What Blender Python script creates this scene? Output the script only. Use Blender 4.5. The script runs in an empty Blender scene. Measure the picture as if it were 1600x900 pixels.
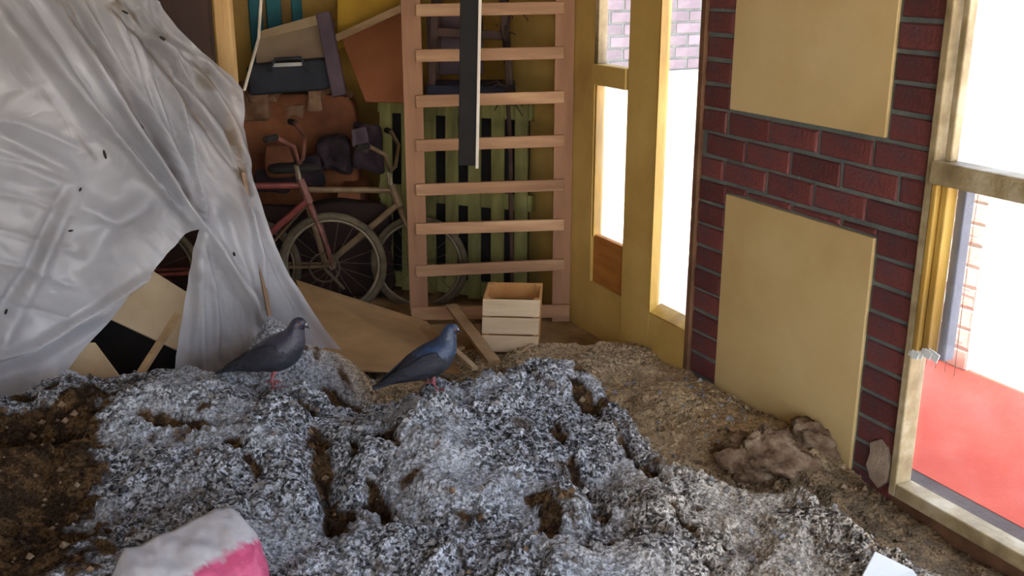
import bpy, math, random
import numpy as np
from mathutils import Vector, Matrix
from mathutils.geometry import delaunay_2d_cdt

random.seed(7)
RNG = np.random.default_rng(7)
SC = bpy.context.scene
COL = SC.collection

# ------------------------------------------------------------------ camera, world, sun, exposure
FPX, PITCH, YAW, CAMH = 1610.0, math.radians(17.1), math.radians(26.0), 1.75
cam_d = bpy.data.cameras.new('camera')
cam_d.sensor_width = 36.0
cam_d.lens = FPX / 1600.0 * 36.0
cam_d.clip_start = 0.05
cam = bpy.data.objects.new('camera', cam_d)
cam.location = (0, 0, CAMH)
cam.rotation_euler = (math.pi / 2 - PITCH, 0, -YAW)
COL.objects.link(cam)
SC.camera = cam

world = bpy.data.worlds.new('sky')
SC.world = world
world.use_nodes = True
wn = world.node_tree
wn.nodes.clear()
w_out = wn.nodes.new('ShaderNodeOutputWorld')
w_bg = wn.nodes.new('ShaderNodeBackground')
w_sky = wn.nodes.new('ShaderNodeTexSky')
w_sky.sky_type = 'NISHITA'
w_sky.sun_disc = False
w_sky.sun_elevation = math.radians(60)
w_sky.sun_rotation = math.radians(250)
w_sky.dust_density = 4.0
w_sky.ozone_density = 1.0
w_bg.inputs['Strength'].default_value = 0.40
w_hs = wn.nodes.new('ShaderNodeHueSaturation')
w_hs.inputs['Saturation'].default_value = 0.62
wn.links.new(w_sky.outputs[0], w_hs.inputs['Color'])
wn.links.new(w_hs.outputs[0], w_bg.inputs['Color'])
wn.links.new(w_bg.outputs[0], w_out.inputs['Surface'])

sun_d = bpy.data.lights.new('sun', 'SUN')
sun_d.energy = 7.0
sun_d.angle = math.radians(0.6)
sun_d.color = (1.0, 0.95, 0.86)
sun = bpy.data.objects.new('sun', sun_d)
COL.objects.link(sun)
_sd = Vector((0.30, -0.10, -1.0)).normalized()          # travels away from the room, over the roof
sun.rotation_euler = _sd.to_track_quat('-Z', 'Y').to_euler()
sun.location = (-3, 2, 9)

SC.view_settings.view_transform = 'Standard'
SC.view_settings.look = 'None'
SC.view_settings.exposure = 1.62
SC.view_settings.gamma = 1.0
SC.view_settings.use_curve_mapping = False

# ------------------------------------------------------------------ frames of reference
FH = np.array([math.sin(YAW), math.cos(YAW), 0.0])      # heading on the ground
RT = np.array([math.cos(YAW), -math.sin(YAW), 0.0])     # to the right of the heading
ZZ = np.array([0.0, 0.0, 1.0])
C0 = np.array([0.0, 0.0, CAMH])
CP, SP = math.cos(PITCH), math.sin(PITCH)

def ray(px, py):
    a, b = (px - 800) / FPX, (450 - py) / FPX
    return FH * (CP + b * SP) + RT * a + ZZ * (-SP + b * CP)

def at(px, py, t):
    """point seen at a pixel of the photograph, t metres ahead along the ground"""
    a, b = (px - 800) / FPX, (450 - py) / FPX
    return C0 + ray(px, py) * (t / (CP + b * SP))

def atz(px, py, z):
    d = ray(px, py)
    return C0 + d * ((z - CAMH) / d[2])

def atx(px, py, x):
    d = ray(px, py)
    return C0 + d * (x / d[0])

def st(s, t, z=0.0):
    return RT * s + FH * t + ZZ * z

# ------------------------------------------------------------------ noise
def _hash(ix, iy, seed):
    h = (ix.astype(np.int64) * 374761393 + iy.astype(np.int64) * 668265263 + seed * 1442695041) & 0x7fffffff
    h = ((h ^ (h >> 13)) * 1274126177) & 0x7fffffff
    return ((h ^ (h >> 16)) & 0xffffff) / float(0xffffff)

def vnoise(x, y, seed=0):
    ix, iy = np.floor(x), np.floor(y)
    fx, fy = x - ix, y - iy
    u, v = fx * fx * fx * (fx * (fx * 6 - 15) + 10), fy * fy * fy * (fy * (fy * 6 - 15) + 10)
    def g(dx, dy):
        a = _hash(ix + dx, iy + dy, seed) * 2 * math.pi
        return np.cos(a) * (fx - dx) + np.sin(a) * (fy - dy)
    return 1.5 * ((g(0, 0) * (1 - u) + g(1, 0) * u) * (1 - v) + (g(0, 1) * (1 - u) + g(1, 1) * u) * v)

def fbm(x, y, seed=0, octv=4, gain=0.5):
    r, a = 0, 1.0
    for k in range(octv):
        r = r + a * vnoise(x * 2 ** k, y * 2 ** k, seed + k * 17)
        a *= gain
    return r

def worley(x, y, seed=0):
    ix, iy = np.floor(x), np.floor(y)
    f1 = np.full(np.shape(x), 9.0)
    cid = np.zeros(np.shape(x))
    for dx in (-1, 0, 1):
        for dy in (-1, 0, 1):
            cx, cy = ix + dx, iy + dy
            d = np.hypot(cx + _hash(cx, cy, seed) - x, cy + _hash(cx, cy, seed + 5) - y)
            m = d < f1
            f1 = np.where(m, d, f1)
            cid = np.where(m, _hash(cx, cy, seed + 9), cid)
    return f1, cid

def sstep(a, b, x):
    t = np.clip((x - a) / (b - a), 0, 1)
    return t * t * (3 - 2 * t)

# ------------------------------------------------------------------ materials
def lin(c):
    return tuple(((v / 255) / 12.92 if v <= 10.3 else (((v / 255) + 0.055) / 1.055) ** 2.4) for v in c)

def ramp(nt, fac, stops):
    r = nt.nodes.new('ShaderNodeValToRGB')
    el = r.color_ramp.elements
    while len(el) < len(stops):
        el.new(0.5)
    for e, (p, c) in zip(el, stops):
        e.position = p
        e.color = (*c, 1) if len(c) == 3 else c
    nt.links.new(fac, r.inputs[0])
    return r.outputs[0]

def base_mat(name):
    m = bpy.data.materials.new(name)
    m.use_nodes = True
    nt = m.node_tree
    b = nt.nodes['Principled BSDF']
    return m, nt, b

def noise_node(nt, scale, detail=5.0, stretch=None, rough=0.55, distort=0.0):
    tc = nt.nodes.new('ShaderNodeTexCoord')
    mp = nt.nodes.new('ShaderNodeMapping')
    nt.links.new(tc.outputs['Object'], mp.inputs['Vector'])
    if stretch:
        mp.inputs['Scale'].default_value = stretch
    n = nt.nodes.new('ShaderNodeTexNoise')
    n.inputs['Scale'].default_value = scale
    n.inputs['Detail'].default_value = detail
    n.inputs['Roughness'].default_value = rough
    n.inputs['Distortion'].default_value = distort
    nt.links.new(mp.outputs[0], n.inputs['Vector'])
    return n.outputs['Fac']

def add_bump(nt, b, fac, strength, dist=0.01):
    bp = nt.nodes.new('ShaderNodeBump')
    bp.inputs['Strength'].default_value = strength
    bp.inputs['Distance'].default_value = dist
    nt.links.new(fac, bp.inputs['Height'])
    nt.links.new(bp.outputs[0], b.inputs['Normal'])

def pm(name, c1, c2=None, c3=None, scale=6, detail=6, rough=0.75, bump=0.25, bscale=60, stretch=None,
       metal=0.0, spec=0.3, rnd=0.0, lo=0.35, hi=0.65):
    """mottled paint / wood / cloth: two or three sRGB tones mixed by noise"""
    m, nt, b = base_mat(name)
    c2 = c2 or tuple(max(0, v * 0.8) for v in c1)
    stops = [(lo, lin(c1)), (hi, lin(c2))]
    if c3:
        stops = [(lo, lin(c1)), ((lo + hi) / 2, lin(c2)), (hi + 0.05, lin(c3))]
    out = ramp(nt, noise_node(nt, scale, detail, stretch), stops)
    if rnd:
        oi = nt.nodes.new('ShaderNodeObjectInfo')
        hs = nt.nodes.new('ShaderNodeHueSaturation')
        mr = nt.nodes.new('ShaderNodeMapRange')
        mr.inputs['To Min'].default_value = 1 - rnd
        mr.inputs['To Max'].default_value = 1 + rnd
        nt.links.new(oi.outputs['Random'], mr.inputs['Value'])
        nt.links.new(mr.outputs[0], hs.inputs['Value'])
        nt.links.new(out, hs.inputs['Color'])
        out = hs.outputs[0]
    nt.links.new(out, b.inputs['Base Color'])
    b.inputs['Roughness'].default_value = rough
    b.inputs['Metallic'].default_value = metal
    b.inputs['Specular IOR Level'].default_value = spec
    if bump:
        add_bump(nt, b, noise_node(nt, bscale, 4, stretch), bump)
    return m

M = {}
M['yellow'] = pm('yellow_wall_paint', (218, 186, 112), (202, 168, 94), (170, 138, 80), scale=2.2, rough=0.6, bump=0.3, bscale=25, lo=0.3, hi=0.72)
M['yellow_back'] = pm('ochre_back_wall_paint', (196, 160, 84), (176, 140, 70), (132, 102, 58), scale=1.6, rough=0.75, bump=0.3, bscale=20)
M['cream'] = pm('cream_panel_paint', (226, 202, 152), (216, 190, 136), (200, 170, 116), scale=1.5, rough=0.38, bump=0.12, bscale=14, spec=0.5)
M['mortar'] = pm('green_grey_mortar', (118, 126, 122), (96, 104, 104), scale=9, bump=0.5, bscale=80)
M['brick'] = pm('dark_red_brick_paint', (130, 70, 67), (110, 62, 62), (94, 66, 71), scale=7, rough=0.5, bump=0.5, bscale=70, rnd=0.22)
M['brick_pale'] = pm('pale_pink_brick', (222, 184, 172), (208, 168, 158), scale=8, bump=0.4, rnd=0.12)
M['brick_grey'] = pm('grey_violet_brick', (120, 108, 118), (98, 88, 100), scale=6, bump=0.4, rnd=0.15)
M['whitewash'] = pm('whitewash', (232, 228, 218), (214, 208, 196), scale=3, bump=0.2)
M['orange_board'] = pm('orange_brown_board', (190, 128, 62), (168, 108, 50), scale=4, stretch=(1, 1, 6), bump=0.15)
M['frame_yellow'] = pm('yellow_frame_paint', (206, 170, 84), (178, 140, 62), (128, 100, 54), scale=5, rough=0.45, stretch=(1, 1, 0.3), bump=0.2, spec=0.5)
M['frame_pale'] = pm('pale_frame_paint', (196, 184, 156), (170, 152, 116), (122, 104, 74), scale=7, rough=0.5, bump=0.3)
M['grey_frame'] = pm('grey_frame_paint', (132, 136, 150), (112, 116, 130), scale=6)
M['jamb'] = pm('brown_jamb', (128, 92, 66), (96, 66, 48), scale=9, bump=0.3)
M['floor'] = pm('sandy_floor', (178, 150, 110), (152, 124, 88), (116, 92, 64), scale=4, detail=9, rough=0.95, bump=0.8, bscale=45, spec=0.1)
M['ceiling'] = pm('ceiling_boards', (150, 138, 118), (124, 112, 96), scale=3, stretch=(1, 8, 1))
M['plaster_dim'] = pm('grey_plaster', (168, 156, 134), (142, 130, 110), scale=2)
M['red_terrace'] = pm('red_oxide_paving', (204, 92, 72), (192, 80, 62), scale=3, rough=0.8, bump=0.2)
M['gutter'] = pm('grey_gutter_concrete', (96, 84, 78), (74, 64, 60), scale=5, bump=0.4)
M['concrete'] = pm('pale_concrete_ground', (216, 210, 198), (196, 190, 178), scale=1.2, rough=0.9, bump=0.3)
M['pine'] = pm('raw_pine', (176, 138, 108), (156, 116, 88), (132, 96, 72), scale=5, stretch=(1, 1, 0.15), rough=0.75, bump=0.3, rnd=0.1)
M['pine_rung'] = pm('raw_pine_rung', (194, 156, 120), (170, 130, 98), (140, 104, 78), scale=6, stretch=(0.25, 0.25, 2), rough=0.75, bump=0.3, rnd=0.12)
M['post'] = pm('pale_post_wood', (200, 164, 112), (178, 140, 90), scale=4, stretch=(2, 2, 0.15), bump=0.3)
M['plank'] = pm('grey_brown_plank', (176, 146, 108), (140, 112, 80), scale=5, stretch=(1, 1, 3), bump=0.3)
M['plywood'] = pm('tan_plywood', (186, 152, 108), (168, 134, 92), (146, 114, 78), scale=2.5, rough=0.8, bump=0.15)
M['cream_board'] = pm('cream_chipboard', (206, 184, 150), (188, 164, 130), scale=4, rough=0.8, bump=0.15)
M['crate'] = pm('white_crate_wood', (226, 204, 172), (206, 180, 146), scale=5, stretch=(0.3, 0.3, 3), bump=0.2, rnd=0.06)
M['crate_in'] = pm('bare_crate_wood', (206, 156, 96), (182, 130, 76), scale=5, bump=0.2)
M['green'] = pm('green_pallet_paint', (146, 140, 86), (126, 122, 72), (100, 96, 60), scale=5, stretch=(2, 2, 0.3), rough=0.7, bump=0.3, rnd=0.12)
M['black'] = pm('black_painted_steel', (34, 31, 31), (26, 24, 25), scale=6, rough=0.75, bump=0.1)
M['white_strip'] = pm('white_edge_strip', (236, 226, 210), (214, 202, 186), scale=6, rough=0.5, bump=0.1)
M['dark_wood'] = pm('dark_brown_wood', (74, 46, 34), (56, 34, 26), scale=3, stretch=(3, 3, 0.3), rough=0.55, bump=0.2)
M['carton'] = pm('taupe_cardboard', (142, 122, 98), (122, 102, 80), scale=3, bump=0.12)
M['carton_brown'] = pm('rust_brown_cardboard', (156, 98, 64), (136, 82, 52), scale=3, bump=0.12)
M['bag'] = pm('blue_black_bag_cloth', (52, 54, 62), (40, 42, 50), scale=6, rough=0.7, bump=0.4, bscale=30)
M['silver'] = pm('silver_strip', (190, 188, 184), (160, 158, 156), rough=0.35, metal=0.4)
M['upholstery'] = pm('rust_brown_upholstery', (150, 96, 64), (124, 76, 50), (84, 52, 36), scale=3, rough=0.9, bump=0.5, bscale=30)
M['foam'] = pm('torn_foam', (150, 116, 90), (116, 84, 62), scale=10, rough=0.95, bump=0.8, bscale=40)
M['teal'] = pm('teal_paint', (54, 116, 124), (40, 92, 104), scale=4, bump=0.2)
M['violet'] = pm('violet_grey_paint', (92, 76, 84), (72, 58, 68), scale=4, bump=0.2)
M['pink_metal'] = pm('faded_pink_bike_paint', (150, 100, 90), (122, 76, 66), (92, 60, 50), scale=14, rough=0.55, spec=0.4, bump=0.15)
M['red_metal'] = pm('dull_red_bike_paint', (142, 70, 62), (112, 52, 46), scale=14, rough=0.5, spec=0.4, bump=0.15)
M['tan_metal'] = pm('tan_bike_paint', (138, 114, 84), (112, 90, 64), scale=14, rough=0.5, spec=0.4, bump=0.15)
M['tyre'] = pm('dusty_tyre', (108, 96, 76), (80, 70, 56), scale=16, rough=0.9, bump=0.3)
M['rim'] = pm('dull_rim', (150, 138, 114), (118, 106, 88), scale=12, rough=0.5, metal=0.4)
M['spoke'] = pm('rusty_spoke', (120, 104, 86), (92, 74, 60), scale=20, rough=0.6, metal=0.3, bump=0)
M['rubber'] = pm('black_rubber', (48, 44, 42), (36, 33, 32), rough=0.8)
M['pipe'] = pm('weathered_lath', (150, 122, 98), (112, 86, 66), scale=8, bump=0.3)
M['wire'] = pm('pale_cord', (196, 186, 170), (160, 150, 134), bump=0)
M['mesh_wire'] = pm('rusty_mesh_wire', (110, 88, 76), (84, 66, 56), bump=0)
M['chair_seat'] = pm('dark_blue_seat', (56, 56, 72), (42, 42, 56), scale=6, bump=0.3)
M['twig'] = pm('dry_twig', (70, 50, 40), (50, 36, 30), scale=10, bump=0.4)
M['pig_body'] = pm('slate_feathers', (56, 60, 74), (42, 45, 56), (32, 34, 42), scale=30, detail=4, rough=0.55, bump=0.35, bscale=120, spec=0.4)
M['pig_wing'] = pm('dark_wing_feathers', (48, 50, 62), (38, 40, 50), (26, 28, 34), scale=26, stretch=(0.5, 2, 2), rough=0.55, bump=0.4, bscale=120)
M['pig_neck'] = pm('blue_neck_feathers', (44, 76, 116), (36, 56, 88), (46, 54, 66), scale=30, rough=0.35, bump=0.3, spec=0.6, bscale=120)
M['pig_neck_grey'] = pm('violet_grey_neck_feathers', (48, 52, 66), (58, 56, 74), (36, 40, 50), scale=30, rough=0.4, bump=0.3, spec=0.5, bscale=120)
M['pig_leg'] = pm('pink_pigeon_leg', (178, 112, 112), (150, 88, 90), scale=40, rough=0.6, bump=0.2)
M['beak'] = pm('dark_beak', (60, 56, 58), (40, 38, 42), rough=0.45, bump=0)
M['cere'] = pm('white_cere', (206, 202, 200), (184, 180, 180), bump=0)
M['eye'] = pm('orange_eye', (120, 62, 34), (84, 40, 22), rough=0.15, bump=0, spec=0.6)
M['paper'] = pm('white_foam_board', (236, 240, 240), (222, 228, 230), scale=3, rough=0.7, bump=0.1)
M['leaf'] = pm('dark_dry_leaf', (46, 38, 34), (34, 28, 26), bump=0.2)
M['plaster_chip'] = pm('pale_plaster_chip', (184, 166, 148), (140, 120, 104), scale=10, bump=0.6)
M['clod'] = pm('dry_mud_clod', (150, 130, 108), (118, 96, 76), (78, 60, 46), scale=16, detail=8, rough=1.0, bump=1.0, bscale=60, spec=0.05)
M['clod_grey'] = pm('ash_grey_clod', (176, 176, 178), (136, 132, 130), (88, 76, 66), scale=22, detail=8, rough=1.0, bump=1.0, bscale=70, spec=0.05)

M['rag'] = pm('blackish_violet_cloth', (66, 52, 58), (46, 36, 42), (34, 28, 30), scale=9, rough=.95, bump=.7, bscale=30)

def glass_mat():
    m, nt, b = base_mat('dusty_window_glass')
    nt.nodes.remove(b)
    out = nt.nodes['Material Output']
    tr = nt.nodes.new('ShaderNodeBsdfTransparent')
    gl = nt.nodes.new('ShaderNodeBsdfGlossy')
    gl.inputs['Roughness'].default_value = 0.05
    df = nt.nodes.new('ShaderNodeBsdfTranslucent')
    df.inputs['Color'].default_value = (0.9, 0.92, 0.95, 1)
    m1 = nt.nodes.new('ShaderNodeMixShader')
    m1.inputs[0].default_value = 0.04
    m2 = nt.nodes.new('ShaderNodeMixShader')
    dn = ramp(nt, noise_node(nt, 3.0, 6), [(0.4, (0.0,) * 3), (0.8, (0.05,) * 3)])
    nt.links.new(dn, m2.inputs[0])
    nt.links.new(tr.outputs[0], m1.inputs[1])
    nt.links.new(gl.outputs[0], m1.inputs[2])
    nt.links.new(m1.outputs[0], m2.inputs[1])
    nt.links.new(df.outputs[0], m2.inputs[2])
    nt.links.new(m2.outputs[0], out.inputs['Surface'])
    return m
M['glass'] = glass_mat()

def sheet_mat():
    m, nt, b = base_mat('milky_plastic_sheeting')
    out = nt.nodes['Material Output']
    at_ = nt.nodes.new('ShaderNodeAttribute')
    at_.attribute_name = 'stain'
    base = ramp(nt, noise_node(nt, 3.0, 7), [(0.3, lin((206, 208, 215))), (0.7, lin((178, 181, 192)))])
    mx = nt.nodes.new('ShaderNodeMix')
    mx.data_type = 'RGBA'
    nt.links.new(at_.outputs['Fac'], mx.inputs['Factor'])
    nt.links.new(base, mx.inputs['A'])
    mx.inputs['B'].default_value = (*lin((104, 84, 54)), 1)
    nt.links.new(mx.outputs['Result'], b.inputs['Base Color'])
    b.inputs['Roughness'].default_value = 0.22
    b.inputs['Specular IOR Level'].default_value = 0.55
    add_bump(nt, b, noise_node(nt, 9, 5, distort=1.5), 0.35, 0.02)
    tl = nt.nodes.new('ShaderNodeBsdfTranslucent')
    tl.inputs['Color'].default_value = (0.8, 0.8, 0.82, 1)
    tp = nt.nodes.new('ShaderNodeBsdfTransparent')
    a1 = nt.nodes.new('ShaderNodeMixShader')
    a1.inputs[0].default_value = 0.28
    a2 = nt.nodes.new('ShaderNodeMixShader')
    dn = ramp(nt, noise_node(nt, 2.2, 5), [(0.35, (0.05,) * 3), (0.75, (0.30,) * 3)])
    nt.links.new(dn, a2.inputs[0])
    nt.links.new(b.outputs[0], a1.inputs[1])
    nt.links.new(tl.outputs[0], a1.inputs[2])
    nt.links.new(a1.outputs[0], a2.inputs[1])
    nt.links.new(tp.outputs[0], a2.inputs[2])
    nt.links.new(a2.outputs[0], out.inputs['Surface'])
    return m
M['sheet'] = sheet_mat()

def pile_mat():
    m, nt, b = base_mat('ash_and_soil')
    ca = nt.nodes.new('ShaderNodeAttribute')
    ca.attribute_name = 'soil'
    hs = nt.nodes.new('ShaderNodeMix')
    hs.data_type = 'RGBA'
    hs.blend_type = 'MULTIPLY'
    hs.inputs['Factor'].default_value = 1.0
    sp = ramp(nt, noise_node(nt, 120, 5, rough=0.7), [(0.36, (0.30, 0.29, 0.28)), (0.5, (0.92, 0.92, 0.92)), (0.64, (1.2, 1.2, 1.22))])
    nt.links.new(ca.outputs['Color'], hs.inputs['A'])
    nt.links.new(sp, hs.inputs['B'])
    ga = nt.nodes.new('ShaderNodeAttribute')
    ga.attribute_name = 'grain'
    tc = nt.nodes.new('ShaderNodeTexCoord')
    last = hs.outputs['Result']
    for sc_ in (78, 135):
        vo = nt.nodes.new('ShaderNodeTexVoronoi')
        vo.inputs['Scale'].default_value = sc_
        nt.links.new(tc.outputs['Object'], vo.inputs['Vector'])
        se = nt.nodes.new('ShaderNodeSeparateColor')
        nt.links.new(vo.outputs['Color'], se.inputs[0])
        gr = ramp(nt, se.outputs[0], [(.0, (.22, .21, .21)), (.26, (.30, .29, .28)), (.38, (.85, .85, .85)), (.75, (1.0, 1.0, 1.0)), (.95, (1.22, 1.22, 1.24))])
        mg = nt.nodes.new('ShaderNodeMix')
        mg.data_type = 'RGBA'
        mg.blend_type = 'MULTIPLY'
        nt.links.new(ga.outputs['Fac'], mg.inputs['Factor'])
        nt.links.new(last, mg.inputs['A'])
        nt.links.new(gr, mg.inputs['B'])
        last = mg.outputs['Result']
    nt.links.new(last, b.inputs['Base Color'])
    b.inputs['Roughness'].default_value = 1.0
    b.inputs['Specular IOR Level'].default_value = 0.05
    add_bump(nt, b, noise_node(nt, 140, 5, rough=0.7), 0.9, 0.012)
    return m
M['pile'] = pile_mat()

def sack_mat():
    m, nt, b = base_mat('white_and_pink_woven_sack')
    ca = nt.nodes.new('ShaderNodeAttribute')
    ca.attribute_name = 'pink'
    mx = nt.nodes.new('ShaderNodeMix')
    mx.data_type = 'RGBA'
    nt.links.new(ca.outputs['Fac'], mx.inputs['Factor'])
    w = ramp(nt, noise_node(nt, 12, 6), [(0.35, lin((206, 208, 216))), (0.7, lin((172, 172, 184)))])
    p = ramp(nt, noise_node(nt, 26, 6), [(0.35, lin((206, 92, 134))), (0.62, lin((184, 70, 112))), (0.72, lin((200, 170, 186)))])
    nt.links.new(w, mx.inputs['A'])
    nt.links.new(p, mx.inputs['B'])
    nt.links.new(mx.outputs['Result'], b.inputs['Base Color'])
    b.inputs['Roughness'].default_value = 0.5
    add_bump(nt, b, noise_node(nt, 90, 3), 0.3, 0.004)
    return m
M['sack'] = sack_mat()

# ------------------------------------------------------------------ mesh builder
class MB:
    def __init__(self):
        self.v, self.f = [], []
    def add(self, vs, fs):
        n = len(self.v)
        self.v += [tuple(float(c) for c in p) for p in vs]
        self.f += [tuple(i + n for i in f) for f in fs]
        return self
    def hexa(self, p):           # p: 4 bottom + 4 top, same winding
        return self.add(p, [(3, 2, 1, 0), (4, 5, 6, 7), (0, 1, 5, 4), (1, 2, 6, 5), (2, 3, 7, 6), (3, 0, 4, 7)])
    def box(self, x0, x1, y0, y1, z0, z1):
        return self.hexa([(x0, y0, z0), (x1, y0, z0), (x1, y1, z0), (x0, y1, z0), (x0, y0, z1), (x1, y0, z1), (x1, y1, z1), (x0, y1, z1)])
    def obox(self, c, ax, ay, az, dx, dy, dz):
        c, ax, ay, az = (np.array(q, float) for q in (c, ax, ay, az))
        P = lambda a, b, g: c + ax * a * dx / 2 + ay * b * dy / 2 + az * g * dz / 2
        return self.hexa([P(-1, -1, -1), P(1, -1, -1), P(1, 1, -1), P(-1, 1, -1), P(-1, -1, 1), P(1, -1, 1), P(1, 1, 1), P(-1, 1, 1)])
    def bar(self, a, b, w, d, side=None):
        """bar from a to b, w wide along `side`, d deep"""
        a, b = np.array(a, float), np.array(b, float)
        ax = b - a
        L = np.linalg.norm(ax); ax = ax / L
        s = np.array(side if side is not None else RT, float)
        s = s - ax * (s @ ax); s /= np.linalg.norm(s)
        return self.obox((a + b) / 2, ax, s, np.cross(ax, s), L, w, d)
    def slab(self, quad, n):
        """quad of 4 points extruded by vector n"""
        q = [np.array(p, float) for p in quad]
        return self.hexa(q + [p + np.array(n, float) for p in q])
    def tube(self, pts, r, seg=8, closed=False):
        pts = [np.array(p, float) for p in pts]
        n = len(pts)
        rs = r if hasattr(r, '__len__') else [r] * n
        ref = np.array([0.31, 0.17, 0.93])
        V, Fc = [], []
        for i, p in enumerate(pts):
            a, b = (pts[i - 1], pts[(i + 1) % n]) if closed else (pts[max(i - 1, 0)], pts[min(i + 1, n - 1)])
            t = b - a; t = t / (np.linalg.norm(t) + 1e-12)
            u = np.cross(t, ref); u /= np.linalg.norm(u) + 1e-9
            w = np.cross(t, u)
            for k in range(seg):
                q = 2 * math.pi * k / seg
                V.append(p + (u * math.cos(q) + w * math.sin(q)) * rs[i])
        for i in range(n if closed else n - 1):
            j = (i + 1) % n
            for k in range(seg):
                l = (k + 1) % seg
                Fc.append((i * seg + k, i * seg + l, j * seg + l, j * seg + k))
        if not closed:
            Fc.append(tuple(range(seg))[::-1])
            Fc.append(tuple((n - 1) * seg + k for k in range(seg)))
        return self.add(V, Fc)
    def loft(self, rings):
        n, k = len(rings), len(rings[0])
        V = [p for r in rings for p in r]
        Fc = [(i * k + j, i * k + (j + 1) % k, (i + 1) * k + (j + 1) % k, (i + 1) * k + j) for i in range(n - 1) for j in range(k)]
        Fc += [tuple(range(k))[::-1], tuple((n - 1) * k + j for j in range(k))]
        return self.add(V, Fc)
    def ball(self, c, r, seg=12, rings=8):
        c = np.array(c, float); rr = np.array(r if hasattr(r, '__len__') else (r,) * 3, float)
        R_ = []
        for i in range(rings + 1):
            a = math.pi * (0.02 + 0.96 * i / rings)
            R_.append([c + rr * np.array([math.sin(a) * math.cos(2 * math.pi * k / seg), math.sin(a) * math.sin(2 * math.pi * k / seg), math.cos(a)]) for k in range(seg)])
        return self.loft(R_)
    def build(self, name, mat, parent=None, smooth=False, bevel=0.0):
        me = bpy.data.meshes.new(name)
        off = origin(parent)
        me.from_pydata([tuple(np.array(p) - off) for p in self.v], [], self.f)
        me.validate(); me.update()
        me.materials.append(mat)
        fix_normals(me)
        if smooth:
            for p in me.polygons:
                p.use_smooth = True
        o = bpy.data.objects.new(name, me)
        COL.objects.link(o)
        if parent:
            o.parent = parent
        if bevel:
            md = o.modifiers.new('bevel', 'BEVEL')
            md.width = bevel; md.segments = 2; md.limit_method = 'ANGLE'
        return o

import bmesh
def fix_normals(me):
    bm = bmesh.new(); bm.from_mesh(me)
    bmesh.ops.recalc_face_normals(bm, faces=bm.faces)
    bm.to_mesh(me); bm.free()

def origin(o):
    p = np.zeros(3)
    while o is not None:
        p = p + np.array(o.location)
        o = o.parent
    return p

def tag(o, label=None, cat=None, group=None, kind=None):
    if label: o['label'] = label
    if cat: o['category'] = cat
    if group: o['group'] = group
    if kind: o['kind'] = kind
    return o

def thing(name, loc, label, cat, group=None):
    o = bpy.data.objects.new(name, None)
    o.empty_display_size = 0.05
    o.location = [float(c) for c in loc]
    COL.objects.link(o)
    return tag(o, label, cat, group)

def struct(o, label, cat):
    return tag(o, label, cat, kind='structure')

def rpart(name, mesh, parent, loc):
    """an object that shares mesh data, placed at a world location under its parent"""
    o = bpy.data.objects.new(name, mesh)
    COL.objects.link(o)
    o.parent = parent
    o.location = [float(c) for c in (np.array(loc) - origin(parent))]
    return o

# ------------------------------------------------------------------ room shell
WX, WT = 2.51, 0.06
X0, X1 = WX, WX + WT
YB, ZC, XL, YF = 6.2, 2.9, -2.9, -2.6
struct(MB().box(XL - 0.1, X0 + 0.08, YF, YB + 0.1, -0.12, 0.0).build('floor', M['floor']), 'sandy dirt-covered floor of the room', 'floor')
struct(MB().box(XL - 0.1, X1 + 0.42, YF, YB + 0.6, ZC, ZC + 0.15).build('ceiling', M['ceiling']), 'plain ceiling above the room', 'ceiling')
struct(MB().box(XL - 0.1, X1, YB, YB + 0.1, 0, ZC).build('wall_back', M['yellow_back']), 'ochre painted back wall behind the junk', 'wall')
struct(MB().box(XL - 0.1, XL, YF, YB, 0, ZC).build('wall_left', M['plaster_dim']), 'plain wall on the far side of the plastic sheet', 'wall')

wr = MB()
wr.box(X0, X1, 4.26, YB, 0, ZC)                 # far yellow stretch
wr.box(X0, X1, 3.965, 4.26, 0, 0.27)            # under the far window
wr.box(X0, X1, 3.40, 4.26, 2.30, ZC)            # over far window and door
wall_right = struct(wr.build('wall_right', M['yellow']), 'yellow painted wall stretch beside the wooden rack', 'wall')

wb = MB()
wb.box(X0 + 0.010, X1, 2.235, 3.40, 0, ZC)
brick_wall = struct(wb.build('wall_brick', M['mortar']), 'dark red brick wall stretch with grey-green mortar joints', 'wall')
wn_ = MB()
wn_.box(X0, X1, YF, 0.45, 0, ZC)
wn_.box(X0, X1, 0.45, 2.235, 2.35, ZC)
wn_.box(X0, X1, 0.45, 2.235, 0, 0.075)
struct(wn_.build('wall_near', M['jamb']), 'brown wall stretch below and around the big window', 'wall')

# bricks, one by one
_bm_cache = {}
def brick_mesh(L, H, mat, dpt=0.03):
    k = (round(L, 2), round(H, 3), mat.name, random.randrange(3))
    if k not in _bm_cache:
        L, H = k[0], k[1]
        c = 0.006
        j = lambda: random.uniform(-0.003, 0.003)
        V = [(dpt, 0, 0), (dpt, L, 0), (dpt, L, H), (dpt, 0, H),
             (c, j(), j()), (c, L + j(), j()), (c, L + j(), H + j()), (c, j(), H + j()),
             (0, c + j(), c + j()), (0, L - c + j(), c + j()), (0, L - c + j(), H - c + j()), (0, c + j(), H - c + j())]
        Fc = [(0, 4, 5, 1), (1, 5, 6, 2), (2, 6, 7, 3), (3, 7, 4, 0), (4, 8, 9, 5), (5, 9, 10, 6), (6, 10, 11, 7), (7, 11, 8, 4), (8, 11, 10, 9)]
        me = bpy.data.meshes.new('brick')
        me.from_pydata(V, [], Fc); me.update(); me.materials.append(mat); fix_normals(me)
        _bm_cache[k] = me
    return _bm_cache[k]

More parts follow.
